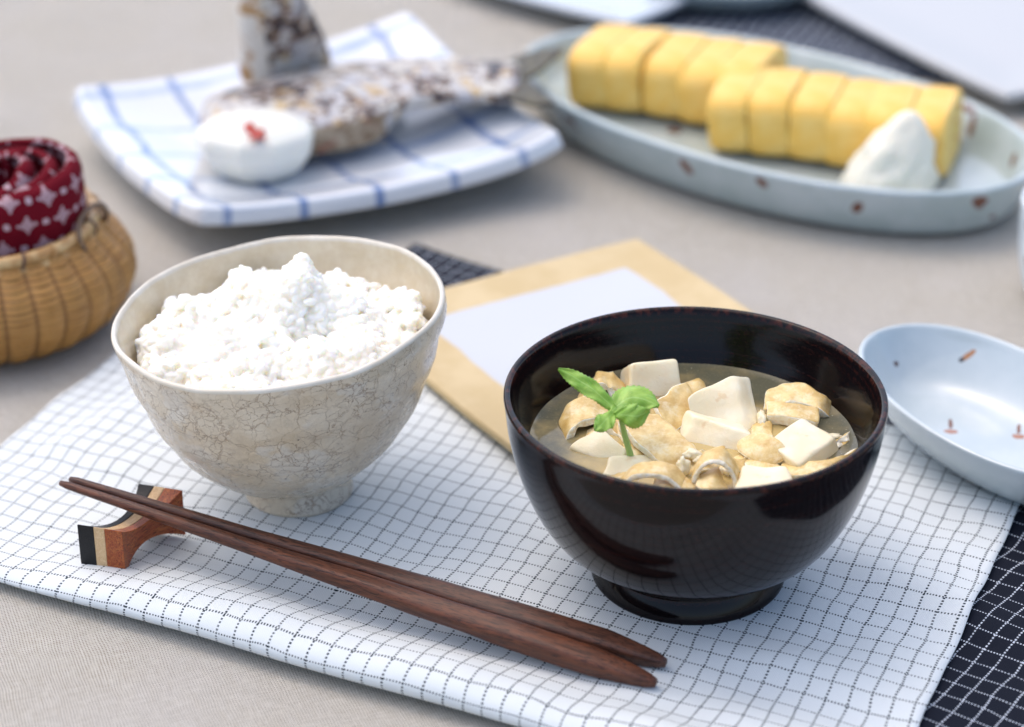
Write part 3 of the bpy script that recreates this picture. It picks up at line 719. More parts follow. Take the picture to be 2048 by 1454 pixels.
def chopstick(A, B, mat, label, seed):
    """A tip, B thick end"""
    t = (B - A); L = t.length; t.normalize(); s = t.cross(Vector((0, 0, 1))).normalized(); u = s.cross(t).normalized(); rs = []; n = 80
    for i in range(n + 1):
        f = i / n; r = .13 + .27 * min(1, f / .78) ** 1.0
        d = (1 - f) * L
        if d < 2.0: r *= (.30 + .70 * (max(d, 0) / 2.0) ** .62)
        if i == 0: r *= .7
        tw = .25 + .5 * nz(f * 5, seed, 1)
        pr = Vector(A) + t * (L * f) + s * .03 * nz(f * 7, seed, 3); ring = []
        sq = sm(.3, .6, f)                          # round tip, carved facets towards the grip
        for k in range(24):
            a = 2 * math.pi * k / 24 + tw * 0
            c_, s_ = math.cos(a), math.sin(a); e = 2 + 2.2 * sq
            rad = r / (abs(math.cos(a + tw)) ** e + abs(math.sin(a + tw)) ** e) ** (1 / e) * (1 + .035 * nz(f * 14, k * .8, seed) * sq)
            ring.append(pr + s * (c_ * rad) + u * (s_ * rad * .95))
        rs.append(ring)
    V, F = rings(rs); o = fixn(mesh('chopstick', V, F, mat, org=(A + B) / 2))
    tag(o, label, 'chopstick', 'pair of chopsticks')
chopstick(T1, E1, M_st1, 'front chopstick of the pair, reddish brown, lying nearer the napkin fold', 1)
chopstick(T2, E2, M_st2, 'rear chopstick of the pair, darker brown, lying nearer the bowls', 4)

def rest():
    zb = .30; hz = 1.75
    a = at(163, 1140, zb); b = at(252, 1155, zb); wdir = (b - a); wlen = wdir.length; wdir.normalize()
    ax = Vector((-wdir.y, wdir.x, 0)); L = (at(285, 964, zb + hz) - at(162, 1046, zb + hz)).length
    # real long axis from the photograph's top left edge
    axd = (at(285, 964, zb + hz) - at(162, 1046, zb + hz)).normalized(); ax = axd
    ctr = (a + b) / 2 + ax * L / 2
    T = thing('chopstick_rest', 'waisted wooden chopstick rest of black, pale and red wood stripes', 'chopstick rest', (ctr.x, ctr.y, zb))
    red = wood('red_wood', (.30, .055, .018), (.44, .13, .035), (.06, .012, .01), ax, 1.3, .3)
    pale = wood('pale_wood', (.62, .40, .20), (.70, .50, .28), (.5, .3, .14), ax, 1.2, .4)
    blk = wood('ebony', (.003, .0035, .005), (.005, .006, .008), (.002, .002, .003), ax, 1, .35)
    W = wlen; segs = 24
    def slab(name, w0, w1, mat):
        rs = []
        for i in range(segs + 1):
            f = i / segs; q = 1 - (2 * f - 1) ** 2; waist = q * .30; hi = hz - q * .55; lo = q * .52
            o0 = W * .5 - waist                     # half width here
            l0 = -o0 + (w0 / W) * 2 * o0 if w0 == 0 else -W / 2 + w0; l1 = o0 if w1 == W else -W / 2 + w1
            l0 = max(-o0, l0); l1 = min(o0, l1)
            p = a + wdir * (W / 2) + ax * (L * f)
            rs.append([p + wdir * l0 + Vector((0, 0, lo)), p + wdir * l1 + Vector((0, 0, lo)), p + wdir * l1 + Vector((0, 0, hi)), p + wdir * l0 + Vector((0, 0, hi))])
        V, F = rings(rs); o = fixn(mesh(name, V, F, mat, T, smooth=False, bevel=.03))
        return o
    slab('dark_stripe', 0, W * .36, blk); slab('pale_stripe', W * .362, W * .60, pale); slab('red_wood_block', W * .602, W, red)
rest()

# ------------------------------------------------------------------ oval dishes
def bvh_of(V, F): return BVHTree.FromPolygons([tuple(v) for v in V], F)
def oval(c, a, b, ang, prof, n=128, e=2.0, tipz=0.0):
    V = []; ca, sa = math.cos(ang), math.sin(ang)
    for (d, z) in prof:
        for j in range(n):
            t = 2 * math.pi * j / n; cs, sn = math.cos(t), math.sin(t)
            x = math.copysign(abs(cs) ** (2 / e), cs) * max(a - d * 1.0, .01); y = math.copysign(abs(sn) ** (2 / e), sn) * max(b - d, .01)
            zz = z + (tipz * cs * cs * sm(.8, 2.5, z) if tipz else 0) + .03 * math.sin(3 * t + 1) * sm(.5, 2.5, z)
            V.append(Vector((c[0] + x * ca - y * sa, c[1] + x * sa + y * ca, c[2] + zz)))
    m = len(prof); F = [(i * n + j, i * n + (j + 1) % n, (i + 1) * n + (j + 1) % n, (i + 1) * n + j) for i in range(m - 1) for j in range(n)]
    F.append(tuple(range(n - 1, -1, -1))); F.append(tuple((m - 1) * n + j for j in range(n)))
    return V, F
def celadon(name, c1, c2, org, marks, mcol):
    m = MT(name, c1, .12, Specular_IOR_Level=.5, Coat_Weight=.5, Coat_Roughness=.04)
    p = m.oc(); base = m.mix(m.ramp(m.noise(p, .4, 4, .6), .35, .7), c1, c2); base = m.mix(m.ramp(m.xyz(p)[2], .13, .05), base, (.34, .27, .19))
    m.set('Base Color', m.marks(base, [(Vector(c) - Vector(org), d, la, lb, cc) for c, d, la, lb, cc in marks], mcol))
    m.bump(m.noise(p, .9, 3), .12, .08); return m.m
def hit(tree, px, py):
    o, d = ray(px, py); h = tree.ray_cast(o, d); return h[0] if h[0] is not None else at(px, py, 1)

OC = (11.5, 20.0, 0); OA = R(-38.7); OZ = .95
prof_o = dense([(3.0, .2), (2.2, .05), (1.7, 0), (1.3, .05), (.95, .3), (.62, .8), (.34, 1.4), (.12, 2.0), (0, 2.35), (.04, 2.5), (.2, 2.55), (.4, 2.42), (.7, 1.9), (1.1, 1.25), (1.7, .9), (3.0, OZ - .2), (6.2, OZ - .25)], 3)
V, F = oval(OC, 12.95, 6.95, OA, prof_o, e=2.08)
tr = bvh_of(V, F); mk = []
def mkline(tree, p1, p2, lb, cc=None):
    A = hit(tree, *p1); B = hit(tree, *p2); return ((A + B) / 2, B - A, max((B - A).length / 2, .05), lb, cc)
BR = (.16, .055, .03)
for p1, p2, w_ in [((1360, 318), (1385, 350), .24), ((1512, 355), (1535, 375), .22), ((1708, 425), (1722, 405), .22), ((1945, 400), (1975, 405), .28), ((1962, 408), (1955, 418), .2),
                   ((1922, 208), (1950, 226), .16), ((1950, 226), (1938, 275), .18), ((2030, 305), (2022, 335), .18), ((1112, 100), (1122, 106), .22), ((1338, 256), (1360, 266), .35), ((1150, 250), (1158, 262), .12), ((1130, 235), (1150, 245), .2), ((1990, 430), (1980, 438), .2)]:
    mk.append(mkline(tr, p1, p2, w_))
o = mesh('oval_plate', V, F, celadon('celadon_glaze', (.40, .48, .48), (.50, .57, .58), OC, mk, BR), org=OC)
tag(o, 'long oval celadon plate with brown brush marks holding the rolled omelette', 'plate')

DCt = (16.65, -7.55, .35); DZ = 2.35
prof_d = dense([(2.2, .25), (2.05, .02), (1.8, 0), (1.6, .15), (1.15, .5), (.6, 1.1), (.2, 1.7), (.02, 2.2), (0, DZ), (.07, DZ + .06), (.2, DZ + .04), (.4, 2.0), (.8, 1.35), (1.3, .8), (1.9, .52), (2.6, .45), (3.2, .44)], 3)
V, F = oval(DCt, 6.1, 3.46, R(-59.9), prof_d, e=2.05)
tr = bvh_of(V, F)
mk = [mkline(tr, (1788, 727), (1797, 728), .11, (.10, .05, .035)), mkline(tr, (1920, 722), (1952, 700), .10, (.42, .17, .05)), mkline(tr, (1918, 723), (1928, 717), .10, (.03, .02, .02)),
      mkline(tr, (1901, 838), (1901, 858), .08), mkline(tr, (1887, 862), (1916, 864), .15, (.36, .15, .08)), mkline(tr, (2038, 848), (2037, 868), .08), mkline(tr, (2024, 872), (2050, 874), .15, (.36, .15, .08))]
o = mesh('oval_dish', V, F, celadon('pale_blue_glaze', (.46, .53, .55), (.53, .59, .605), DCt, mk, BR), org=DCt)
tag(o, 'small empty pale blue dish right of the black bowl', 'dish')

# cup at the right edge
M_por = MT('white_porcelain', (.70, .74, .76), .12, Coat_Weight=.5, Coat_Roughness=.05)
_cc = at(2036, 618, 0); CC = Vector((_cc.x + 3.1, _cc.y + 1.2, 0))
V, F = lathe(dense([(2.2, .1), (2.3, 0), (2.5, .02), (2.75, .5), (3.05, 2), (3.1, 3.4), (3.1, 4.0), (3.02, 4.1), (2.92, 4.0), (2.9, 2.6), (2.6, .9), (.5, .6)], 3), 64, CC); tr = bvh_of(V, F)
p_ = M_por; pm = MT('cup_glaze', (.66, .72, .75), .12, Coat_Weight=.5, Coat_Roughness=.05)
ck_ = [(CC + Vector((-2.95, -.9, 1.9)), (0, 0, 1), .28, .14, None), (CC + Vector((-3.0, -.75, 3.4)), (0, .3, 1), .22, .12, None)]
pm.set('Base Color', pm.marks((.66, .72, .75), [(Vector(c) - CC, d, la, lb, cc) for c, d, la, lb, cc in ck_], BR))
o = mesh('cup', V, F, pm.m, org=CC); tag(o, 'white cup with small brown marks cut off by the right edge', 'cup')

# ------------------------------------------------------------------ square fish plate
PC = [Vector((-19.9, 21.0, 3.0)), Vector((-12.75, 8.3, 2.55)), Vector((2.3, 15.5, 3.0)), Vector((-5.0, 31.2, 3.0))]   # left, front, right, back
def fp(s, t, lift=0):
    """s along left->back / front->right, t from the front side to the back side; s,t in -1..1"""
    a = (s + 1) / 2; b = (t + 1) / 2
    s2 = s; p = (PC[1] * (1 - a) + PC[2] * a) * (1 - b) + (PC[0] * (1 - a) + PC[3] * a) * b
    c = sum(PC, Vector()) / 4
    bul = .035
    d = (p - c); d *= 1 + bul * (1 - abs(s * t)) * max(abs(s), abs(t)) - .0
    e = 6; rr = (abs(s) ** e + abs(t) ** e) ** (1 / e)
    zc = 1.15; side = 2.15; corner = p.z
    k = sm(.5, 1.0, rr) * .55 + .45 * max(0, (rr - .45) / .55) ** 1.3 if rr > .45 else 0
    cor = (abs(s * t)) ** 2.2
    z = zc + (side + (corner - side) * cor - zc) * k
    return Vector((c.x + d.x, c.y + d.y, z + lift))
def plate_mat():
    m = MT('blue_check_porcelain', (.72, .76, .80), .14, Coat_Weight=.5, Coat_Roughness=.05)
    uv = m.uv(); wob = m.n('VectorMath', {'operation': 'SCALE'}, i0=m.V('SUBTRACT', m.noise(uv, 3, 3, .6, True), (.5, .5, .5)), Scale=.1).outputs[0]
    u, v, _ = m.xyz(m.V('ADD', uv, wob))
    def ln(a, off, wd):
        f = m.M('FRACT', m.M('ADD', m.M('MULTIPLY', a, 2.5), off)); return m.ramp(m.M('ABSOLUTE', m.M('SUBTRACT', f, .5)), wd * 1.5, wd * .6)
    A = ln(u, .62, .055); B = ln(v, .3, .075)
    ink = m.noise(uv, 5, 3); 
    base = m.mix(m.ramp(m.noise(uv, 1.5, 3), .4, .7), (.72, .74, .76), (.66, .70, .74))
    c = m.mix(m.M('MULTIPLY', B, m.ramp(ink, .35, .65, .4, .8)), base, (.20, .32, .56))
    c = m.mix(m.M('MULTIPLY', A, m.ramp(ink, .3, .6, .5, .9)), c, (.10, .19, .42))
    m.set('Base Color', c); m.bump(m.noise(m.oc(), .8, 3), .12, .08); return m.m
n = 56; V = []; U = []
for i in range(n + 1):
    for j in range(n + 1):
        s = -1 + 2 * i / n; t = -1 + 2 * j / n; rc = .06
        # soften the four corners
        s2 = s * (1 - .035 * (t ** 8) * (s * s)); t2 = t * (1 - .035 * (s ** 8) * (t * t))
        V.append(fp(s2, t2)); U.append((s, t))
F = [(i * (n + 1) + j, (i + 1) * (n + 1) + j, (i + 1) * (n + 1) + j + 1, i * (n + 1) + j + 1) for i in range(n) for j in range(n)]
M_fpl = plate_mat(); pc = sum(PC, Vector()) / 4
FP = thing('square_plate', 'white square plate with blue painted check holding the grilled fish', 'plate', (pc.x, pc.y, 0))
o = mesh('plate_body', V, F, M_fpl, FP, uvs=U, solid=.85, offset=-1); md = o.modifiers.new('b', 'BEVEL'); md.width = .26 * CM; md.segments = 4; md.limit_method = 'ANGLE'; md.angle_limit = R(50)
V, F = lathe([(3.6, .9), (3.7, .0), (4.1, 0), (4.25, .9)], 48, (pc.x, pc.y, 0)); V2 = V; mesh('foot_ring', V, F, M_por, FP)

# ---- grilled fish
def fish_mats():
    m = MT('grilled_fish_skin', (.4, .38, .34), .35, Specular_IOR_Level=.6)
    p = m.oc(); a = m.noise(p, .8, 5, .65); b = m.noise(m.V('ADD', p, (7, 3, 1)), 1.9, 4, .6); d = m.noise(m.V('ADD', p, (3, 9, 4)), 1.2, 4, .6); zone = m.noise(m.V('ADD', p, (1, 2, 9)), .45, 2)
    c = m.mix(m.ramp(a, .35, .65), (.44, .43, .45), (.58, .55, .48))
    c = m.mix(m.ramp(d, .54, .62, 0, .85), c, (.55, .36, .12))
    sp_ = m.M('ADD', b, m.M('MULTIPLY', m.M('SUBTRACT', zone, .5), .55))
    c = m.mix(m.ramp(sp_, .49, .545), c, (.20, .10, .045)); c = m.mix(m.ramp(sp_, .55, .60), c, (.02, .02, .03))
    m.set('Base Color', c); m.bump(m.M('ADD', b, m.noise(p, 5, 4)), .6, .08)
    k = MT('fish_flesh', (.5, .4, .28), .6); p = k.oc(); e = k.noise(k.V('MULTIPLY', p, (1, 1, 1.6)), 1.1, 4, .6)
    cc = k.mix(k.ramp(e, .4, .6), (.40, .32, .22), (.20, .13, .07)); cc = k.mix(k.ramp(k.noise(k.V('ADD', p, (5, 0, 2)), .7, 3), .56, .66), cc, (.28, .09, .05))
    k.set('Base Color', cc); k.bump(e, .6, .1)
    t = MT('fish_tail_fin', (.25, .2, .1), .5); p = t.oc(); g = t.noise(t.V('MULTIPLY', p, (2, 8, 8)), 1, 3)
    t.set('Base Color', t.mix(t.ramp(g, .35, .65), (.13, .11, .05), (.012, .012, .018))); t.bump(g, .6, .06)
    return m.m, k.m, t.m
M_sk, M_fl, M_tl = fish_mats()
def front_fish():
    # stations along the body: (px, back edge y, front edge y, height above plate, cut)
    st = [(396, 196, 262, 1.5, 1), (430, 178, 262, 1.9, 1), (500, 158, 262, 2.1, 1), (580, 138, 258, 2.2, 1), (660, 122, 250, 2.2, 1), (720, 116, 240, 2.2, 1), (775, 114, 222, 2.15, 1), (800, 114, 206, 2.1, 0), (850, 114, 196, 2.1, 0),
          (910, 116, 190, 2.1, 0), (970, 118, 190, 2.1, 0), (1010, 120, 192, 2.1, 0), (1040, 124, 188, 2.1, 0)]
    T = thing('grilled_fish', 'charred tail half of a grilled fish lying across the front of the checked plate', 'fish', (at(600, 300, 1.2)))
    zp = 1.25
    rs = []; cut = []
    for (x, yb_, yf, h, c) in st:
        zt = zp + h if c else zp + h + .25
        B = at(x + (20 if c else 0), yb_, zt - .35); Fp = at(x, yf, zt - .2); d = Fp - B; ring = []
        for k in range(11):
            f = k / 10; q = B + d * f; q.z = zt - .35 + .15 * f + math.sin(math.pi * f) * .55
            ring.append(q + Vector((0, 0, .08 * nz(q.x, q.y, 3))))
        if c:
            bott = at(x, yf, zt - .2); ring.append(bott + Vector((0, -.1, -.7))); ring.append(Vector((bott.x, bott.y + .0, zp)))
            ring.append(Vector((B.x, B.y + .3, zp)))
        else:
            ring.append(Fp + Vector((0, .15, -.6))); ring.append((Fp + B) / 2 + Vector((0, 0, -1.1))); ring.append(B + Vector((0, .1, -.6)))
        rs.append(ring)
    V, F = rings(rs); n = len(rs[0]); mi = []
    for f in F:
        if len(f) == 3: mi.append(1 if f[0] == len(V) - 2 else 0); continue
        i = f[0] // n; j = f[0] % n; mi.append(1 if (j in (10, 11) and i < 6) else 0)
    V2 = V
    fixn(mesh('fish_body', V, F, [M_sk, M_fl], T, midx=mi, sub=1))
    # tail: two lobes
    z = zp + 2.2
    def lobe(pts, name):
        P = [at(x, y, z + dz) for x, y, dz in pts]; c = sum(P, Vector()) / len(P); m = len(P)
        Vv = P + [p + Vector((0, .05, -.22)) for p in P]; Fc = [tuple(range(m)), tuple(range(2 * m - 1, m - 1, -1))] + [(i, m + i, m + (i + 1) % m, (i + 1) % m) for i in range(m)]
        fixn(mesh(name, Vv, Fc, M_tl, T, smooth=False))
    lobe([(1010, 122, 0), (1050, 106, .1), (1085, 97, .2), (1128, 96, .3), (1108, 114, .2), (1082, 136, .2), (1060, 150, .1), (1020, 165, 0)], 'tail_fin')
    lobe([(1015, 155, 0), (1055, 158, .05), (1075, 178, .1), (1108, 204, .1), (1070, 208, 0), (1015, 194, 0)], 'tail_fin')
front_fish()
def back_fish():
    T = thing('grilled_fish', 'charred grilled fish piece propped up at the back of the checked plate', 'fish', at(560, 160, 2))
    rs = []
    for (xc, y, hw, z, dp) in [(572, 185, 92, 2.0, 1.2), (566, 135, 86, 3.4, 1.4), (556, 88, 77, 4.8, 1.4), (545, 40, 68, 6.1, 1.3), (534, 0, 58, 7.1, 1.2), (520, -60, 42, 8.6, .9), (508, -110, 24, 9.8, .6)]:
        c = at(xc, y, z); s = hw * (c.y - CYY) / cp / FPX * 1.0; ring = []
        for k in range(20):
            a = 2 * math.pi * k / 20; ca, sa = math.cos(a), math.sin(a)
            q = c + Vector((ca * s, .3 * ca * s, 0)) + Vector((0, -sa * dp * .75, sa * dp * .35)) + Vector((0, dp * .8, 0))
            ring.append(q + Vector((1, 1, 1)) * .1 * nz(q.x, q.y, q.z))
        rs.append(ring)
    V, F = rings(rs)
    fl = MT('pale_fish_belly', (.7, .62, .5), .5); p = fl.oc(); fl.set('Base Color', fl.mix(fl.ramp(fl.noise(p, 1.1, 4, .6), .50, .60), (.74, .70, .62), (.45, .25, .09))); fl.bump(fl.noise(p, 3, 4), .5, .08)
    mi = [1 if len(f) == 4 and (f[0] % 20) in (6, 7, 8, 9, 10, 11, 12, 13) else 0 for f in F]
    fixn(mesh('fish_body', V, F, [M_sk, fl.m], T, midx=mi, sub=2))
back_fish()

# ---- turnip flower
def turnip():
    m = MT('pickled_turnip', (.80, .79, .70), .4, Subsurface_Weight=.3, Subsurface_Scale=.005, Specular_IOR_Level=.45)
    p = m.oc(); x, y, z = m.xyz(p); m.bump(m.noise(p, 2, 4), .2, .06)
    c = at(512, 347, 1.4); cx, cy, z0 = c.x, c.y + .5, 1.28
    T = thing('pickled_turnip', 'white chrysanthemum cut turnip topped with red chilli on the fish plate', 'turnip', (cx, cy, z0))
    prof = [(1.55, 0), (2.05, .45), (2.48, 1.1), (2.56, 1.75), (2.42, 2.02), (1.75, 2.3)]; V = []; n = 9
    for r, z in prof:
        for k in range(n):
            a = 2 * math.pi * (k + .15 * nz(k * 3.1, 1, 1)) / n + .3; V.append((cx + r * math.cos(a) * 1.03, cy + r * math.sin(a) * .86, z0 + z + .06 * nz(k * 1.7, z, 4)))
    F = [(i * n + k, i * n + (k + 1) % n, (i + 1) * n + (k + 1) % n, (i + 1) * n + k) for i in range(len(prof) - 1) for k in range(n)] + [tuple(range(n - 1, -1, -1)), tuple((len(prof) - 1) * n + k for k in range(n))]
    mesh('turnip_flower', V, F, m.m, T, smooth=False, bevel=.12)
    rm = MT('red_chilli', (.45, .03, .01), .35).m
    for i, (px, py) in enumerate([(497, 244), (505, 250), (514, 262), (522, 266), (508, 268), (500, 256), (520, 257)]):
        q = at(px, py + 10, z0 + 2.3); rs = []
        for k in range(5):
            f = k / 4; rr = .16 * math.sin(math.pi * (f * .8 + .1)); rs.append([q + Vector((math.cos(b) * rr * 1.3 + (f - .5) * .25 * (-1) ** i, math.sin(b) * rr + (f - .5) * .3, (f - .4) * .16 + .08)) for b in [2 * math.pi * j / 8 for j in range(8)]])
        Vv, Fc = rings(rs); fixn(mesh('chilli_piece', Vv, Fc, rm, T))
turnip()

# ------------------------------------------------------------------ rolled omelette slices
def egg_mat():
    m = MT('rolled_omelette', (.85, .56, .12), .42, Subsurface_Weight=.15, Subsurface_Scale=.004, Specular_IOR_Level=.35)
    p = m.oc(); a = m.noise(p, .8, 4, .6); c = m.mix(m.ramp(a, .35, .68), (.87, .51, .09), (.90, .61, .18))
    c = m.mix(m.ramp(m.noise(m.V('MULTIPLY', p, (1, 1, 5)), .7, 4, .6), .56, .74, 0, .7), c, (.80, .43, .05)); m.set('Base Color', c); m.bump(m.noise(p, 3, 4), .4, .06)
    k = MT('omelette_cut_face', (.88, .62, .15), .45, Subsurface_Weight=.15, Subsurface_Scale=.004); p = k.oc()
    x, y, z = k.xyz(k.V('ADD', p, k.n('VectorMath', {'operation': 'SCALE'}, i0=k.noise(p, 1, 2, .5, True), Scale=.5).outputs[0]))
    rr = k.M('SQRT', k.M('ADD', k.M('MULTIPLY', y, y), k.M('MULTIPLY', z, z))); sw = k.M('SINE', k.M('MULTIPLY', rr, 9))
    k.set('Base Color', k.mix(k.ramp(sw, .2, .95, 0, .75), (.88, .64, .18), (.72, .38, .05))); k.bump(sw, .4, .05); return m.m, k.m
M_eg, M_ec = egg_mat()
def slice_(c, th, w_, h, rz, tilt, label, seed, grp):
    """slab: thickness along local x, width along y, height z; c = centre of its base"""
    rs = []; nn = 40; e = 4.2
    for (x, k) in [(-.5, .955), (-.47, .985), (-.36, 1), (0, 1.025), (.36, 1), (.47, .985), (.5, .955)]:
        ring = []
        for j in range(nn):
            a = 2 * math.pi * j / nn; ca, sa = math.cos(a), math.sin(a); rr = 1 / (abs(ca) ** e + abs(sa) ** e) ** (1 / e)
            y = ca * rr * w_ / 2 * k; z = sa * rr * h / 2 * k; y *= 1 + .035 * nz(a, seed, 1) ; z *= 1 + .045 * nz(a * 1.3, seed, 4)
            ring.append(Vector((x * th + .05 * nz(y, z, seed), y, z + h / 2)))
        rs.append(ring)
    V, F = rings(rs); mi = [1 if len(f) == 3 or f[0] // nn in (0, 5) else 0 for f in F]
    o = fixn(mesh('omelette_slice', V, F, [M_eg, M_ec], midx=mi, sub=1))
    o.location = Vector(c) * CM; o.rotation_euler = (0, tilt, rz)
    tag(o, label, 'omelette', grp)
zo = .95
ORD = ['first', 'second', 'third', 'fourth', 'fifth', 'sixth', 'seventh']
def row(pA, pB, n, w_, h, depthpx, grp, rowname, rz_off, ylist=None, last=None):
    A = at(*pA, zo); B = at(*pB, zo); d = (B - A); L = d.length; th = L / n; d.normalize(); rz = math.atan2(d.y, d.x); nrm = Vector((-d.y, d.x, 0))
    for i in range(n):
        c = A + d * (th * (i + .5)) + nrm * (w_ / 2 + random.uniform(-.12, .12))
        pos = 'leftmost slice' if i == 0 else ('rightmost slice' if i == n - 1 else ORD[i] + ' slice from the left')
        slice_((c.x, c.y, zo - .12 + random.uniform(-.03, .05)), th * 1.07, w_ + random.uniform(-.15, .15), h * random.uniform(.96, 1.03), rz + rz_off + random.uniform(-.05, .05), random.uniform(-.07, .05) - .06, 
               'yellow rolled omelette, %s, %s row on the oval plate' % (pos, rowname), i * 3.1 + h, grp)
row((1140, 216), (1505, 274), 5, 5.3, 3.0, 0, 'rolled omelette slices in the rear row', 'rear left', 0)
row((1424, 308), (1885, 370), 6, 4.9, 3.0, 0, 'rolled omelette slices in the front row', 'front right', 0)

# grated radish cone
def cone():
    m = MT('grated_radish', (.88, .83, .68), .4, Subsurface_Weight=.3, Subsurface_Scale=.004, Specular_IOR_Level=.5)
    p = m.oc(); m.bump(m.noise(p, 4, 5, .65), .6, .1)
    c = at(1785, 392, zo) + Vector((0, .9, 0)); V = []; n = 64
    pr = dense([(1.95, 0), (2.0, .3), (1.85, .9), (1.6, 1.6), (1.25, 2.3), (.85, 2.9), (.5, 3.3), (.2, 3.5)], 4)
    def md(q, a, r):
        k = 1 + .14 * nz(math.cos(a) * 2, math.sin(a) * 2, q.z * 1.2) + .10 * nz(math.cos(a) * 7, math.sin(a) * 7, q.z * 4)
        return Vector((q.x * k * (1.0 if q.x < 0 else .95) + .17 * q.z, q.y * k * .75, q.z))
    V, F = lathe(pr, n, c, md); o = mesh('grated_radish', V, F, m.m, org=c); tag(o, 'white cone of grated radish in front of the omelette slices', 'grated radish')
cone()

# ------------------------------------------------------------------ background plates
def square_dish(name, corners, zr, zc, mat, label, thick=.45, rnd=.12, cat='plate'):
    n = 32; V = []; c = sum((Vector(q) for q in corners), Vector()) / 4
    for i in range(n + 1):
        for j in range(n + 1):
            s = -1 + 2 * i / n; t = -1 + 2 * j / n
            # squircle mapping rounds the corners
            k = 1 - rnd * (s * s * t * t) ; s2, t2 = s * k, t * k; a = (s2 + 1) / 2; b = (t2 + 1) / 2
            p = (corners[0] * (1 - a) + corners[1] * a) * (1 - b) + (corners[3] * (1 - a) + corners[2] * a) * b
            r = max(abs(s), abs(t)); V.append((p.x, p.y, zc + (zr - zc) * sm(.6, 1, r)))
    F = [(i * (n + 1) + j, (i + 1) * (n + 1) + j, (i + 1) * (n + 1) + j + 1, i * (n + 1) + j + 1) for i in range(n) for j in range(n)]
    o = mesh(name, V, F, mat, org=(c.x, c.y, 0), solid=thick, offset=-1); 
    if o.data.polygons[0].normal.z < 0: o.data.flip_normals()
    md = o.modifiers.new('b', 'BEVEL'); md.width = .15 * CM; md.segments = 3; md.limit_method = 'ANGLE'; md.angle_limit = R(50)
    tag(o, label, cat)
M_wp = MT('matte_white_glaze', (.50, .505, .50), .35).m
M_wb = MT('cool_white_glaze', (.54, .58, .62), .2, Coat_Weight=.4).m
k0 = at(2014, 196, 1.3); k1 = at(1620, -5, 1.3); e1 = (k1 - k0).normalized(); e2 = Vector((e1.y, -e1.x, 0)).normalized() 
if e2.x < 0: e2 = -e2
c0 = k0; square_dish('square_plate', [c0, c0 + e2 * 17, c0 + e2 * 17 + e1 * 19, c0 + e1 * 19], 1.3, 1.05, M_wp, 'large plain off white plate at the top right corner', .5, .04)
k0 = at(1262, 48, 1.3); k1 = at(1040, -10, 1.3); e1 = (k1 - k0).normalized(); e2 = Vector((-e1.y, e1.x, 0)); e2 = e2 if e2.y > 0 else -e2
square_dish('square_plate', [k0, k0 + e1 * 13, k0 + e1 * 13 + e2 * 12, k0 + e2 * 12], 1.3, 1.0, M_wb, 'white plate peeking in at the top edge, left of the navy napkin', .4, .05)
q = at(1470, 12, 1.2) + Vector((0, 3.4, 0)); V, F = oval((q.x, q.y, .3), 4.6, 3.2, 0, dense([(1.6, 0), (1.4, 0), (.6, .5), (0, 1.3), (.1, 1.4), (.3, 1.3), (1.2, .5), (2.6, .35)], 3))
o = mesh('oval_dish', V, F, celadon('grey_celadon', (.30, .37, .38), (.38, .45, .46), (q.x, q.y, 0), [], BR), org=(q.x, q.y, 0)); tag(o, 'grey green dish on the far navy napkin, mostly cut off at the top', 'dish')

# ------------------------------------------------------------------ basket with a rolled red cloth
BC = Vector((-20.35, 3.7, 0)); BH = 4.2
def bamboo():
    m = MT('woven_bamboo', (.5, .3, .1), .45, Specular_IOR_Level=.4)
    uv = m.uv(); u, v, _ = m.xyz(uv)                # u: rib index, v: strand index
    st = m.noise(m.V('MULTIPLY', uv, (.7, 3, 1)), 1, 4, .6); c = m.mix(m.ramp(st, .3, .7), (.36, .16, .035), (.55, .29, .08))
    gap = m.ramp(m.M('ABSOLUTE', m.M('SUBTRACT', m.M('FRACT', v), .5)), .36, .5); c = m.mix(m.M('MULTIPLY', gap, .85), c, (.10, .045, .012))
    rg = m.ramp(m.M('ABSOLUTE', m.M('SUBTRACT', m.M('FRACT', u), .5)), .38, .5); c = m.mix(m.M('MULTIPLY', rg, .6), c, (.12, .05, .015)); m.set('Base Color', c); m.bump(m.M('SUBTRACT', st, gap), .5, .05)  # rg paints groove shade between the ribs into the colour
    k = MT('bamboo_rim', (.55, .34, .13), .4); p = k.oc(); k.set('Base Color', k.mix(k.ramp(k.noise(p, 2, 4), .35, .7), (.42, .22, .07), (.62, .42, .19)))
    t = MT('dark_binding', (.1, .05, .03), .5); return m.m, k.m, t.m
M_bb, M_br, M_bd = bamboo()
BK = thing('bamboo_basket', 'round woven bamboo basket at the left edge holding a red cloth', 'basket', BC)
prof = dense([(3.6, 0), (4.25, .25), (4.95, .8), (5.4, 1.6), (5.52, 2.3), (5.3, 3.0), (4.75, 3.7), (4.3, BH)], 8)
NR = 30; V = []; U = []; n = NR * 12; rows = 26
for i, (r, z) in enumerate(prof):
    for j in range(n):
        a = 2 * math.pi * j / n; rib = j / 12; ph = rib % 1
        bul = .19 * math.sin(math.pi * ph) ** .7 + .05 * math.sin(i * 2 * math.pi / 2.6 + (math.pi if int(rib) % 2 else 0)) * math.sin(math.pi * ph)
        rr = r + bul; V.append((BC.x + rr * math.cos(a), BC.y + rr * math.sin(a), z)); U.append((rib, i * .40))
m_ = len(prof); F = [(i * n + j, i * n + (j + 1) % n, (i + 1) * n + (j + 1) % n, (i + 1) * n + j) for i in range(m_ - 1) for j in range(n)]
F.append(tuple(range(n - 1, -1, -1)))
mesh('woven_side', V, F, M_bb, BK, uvs=U)
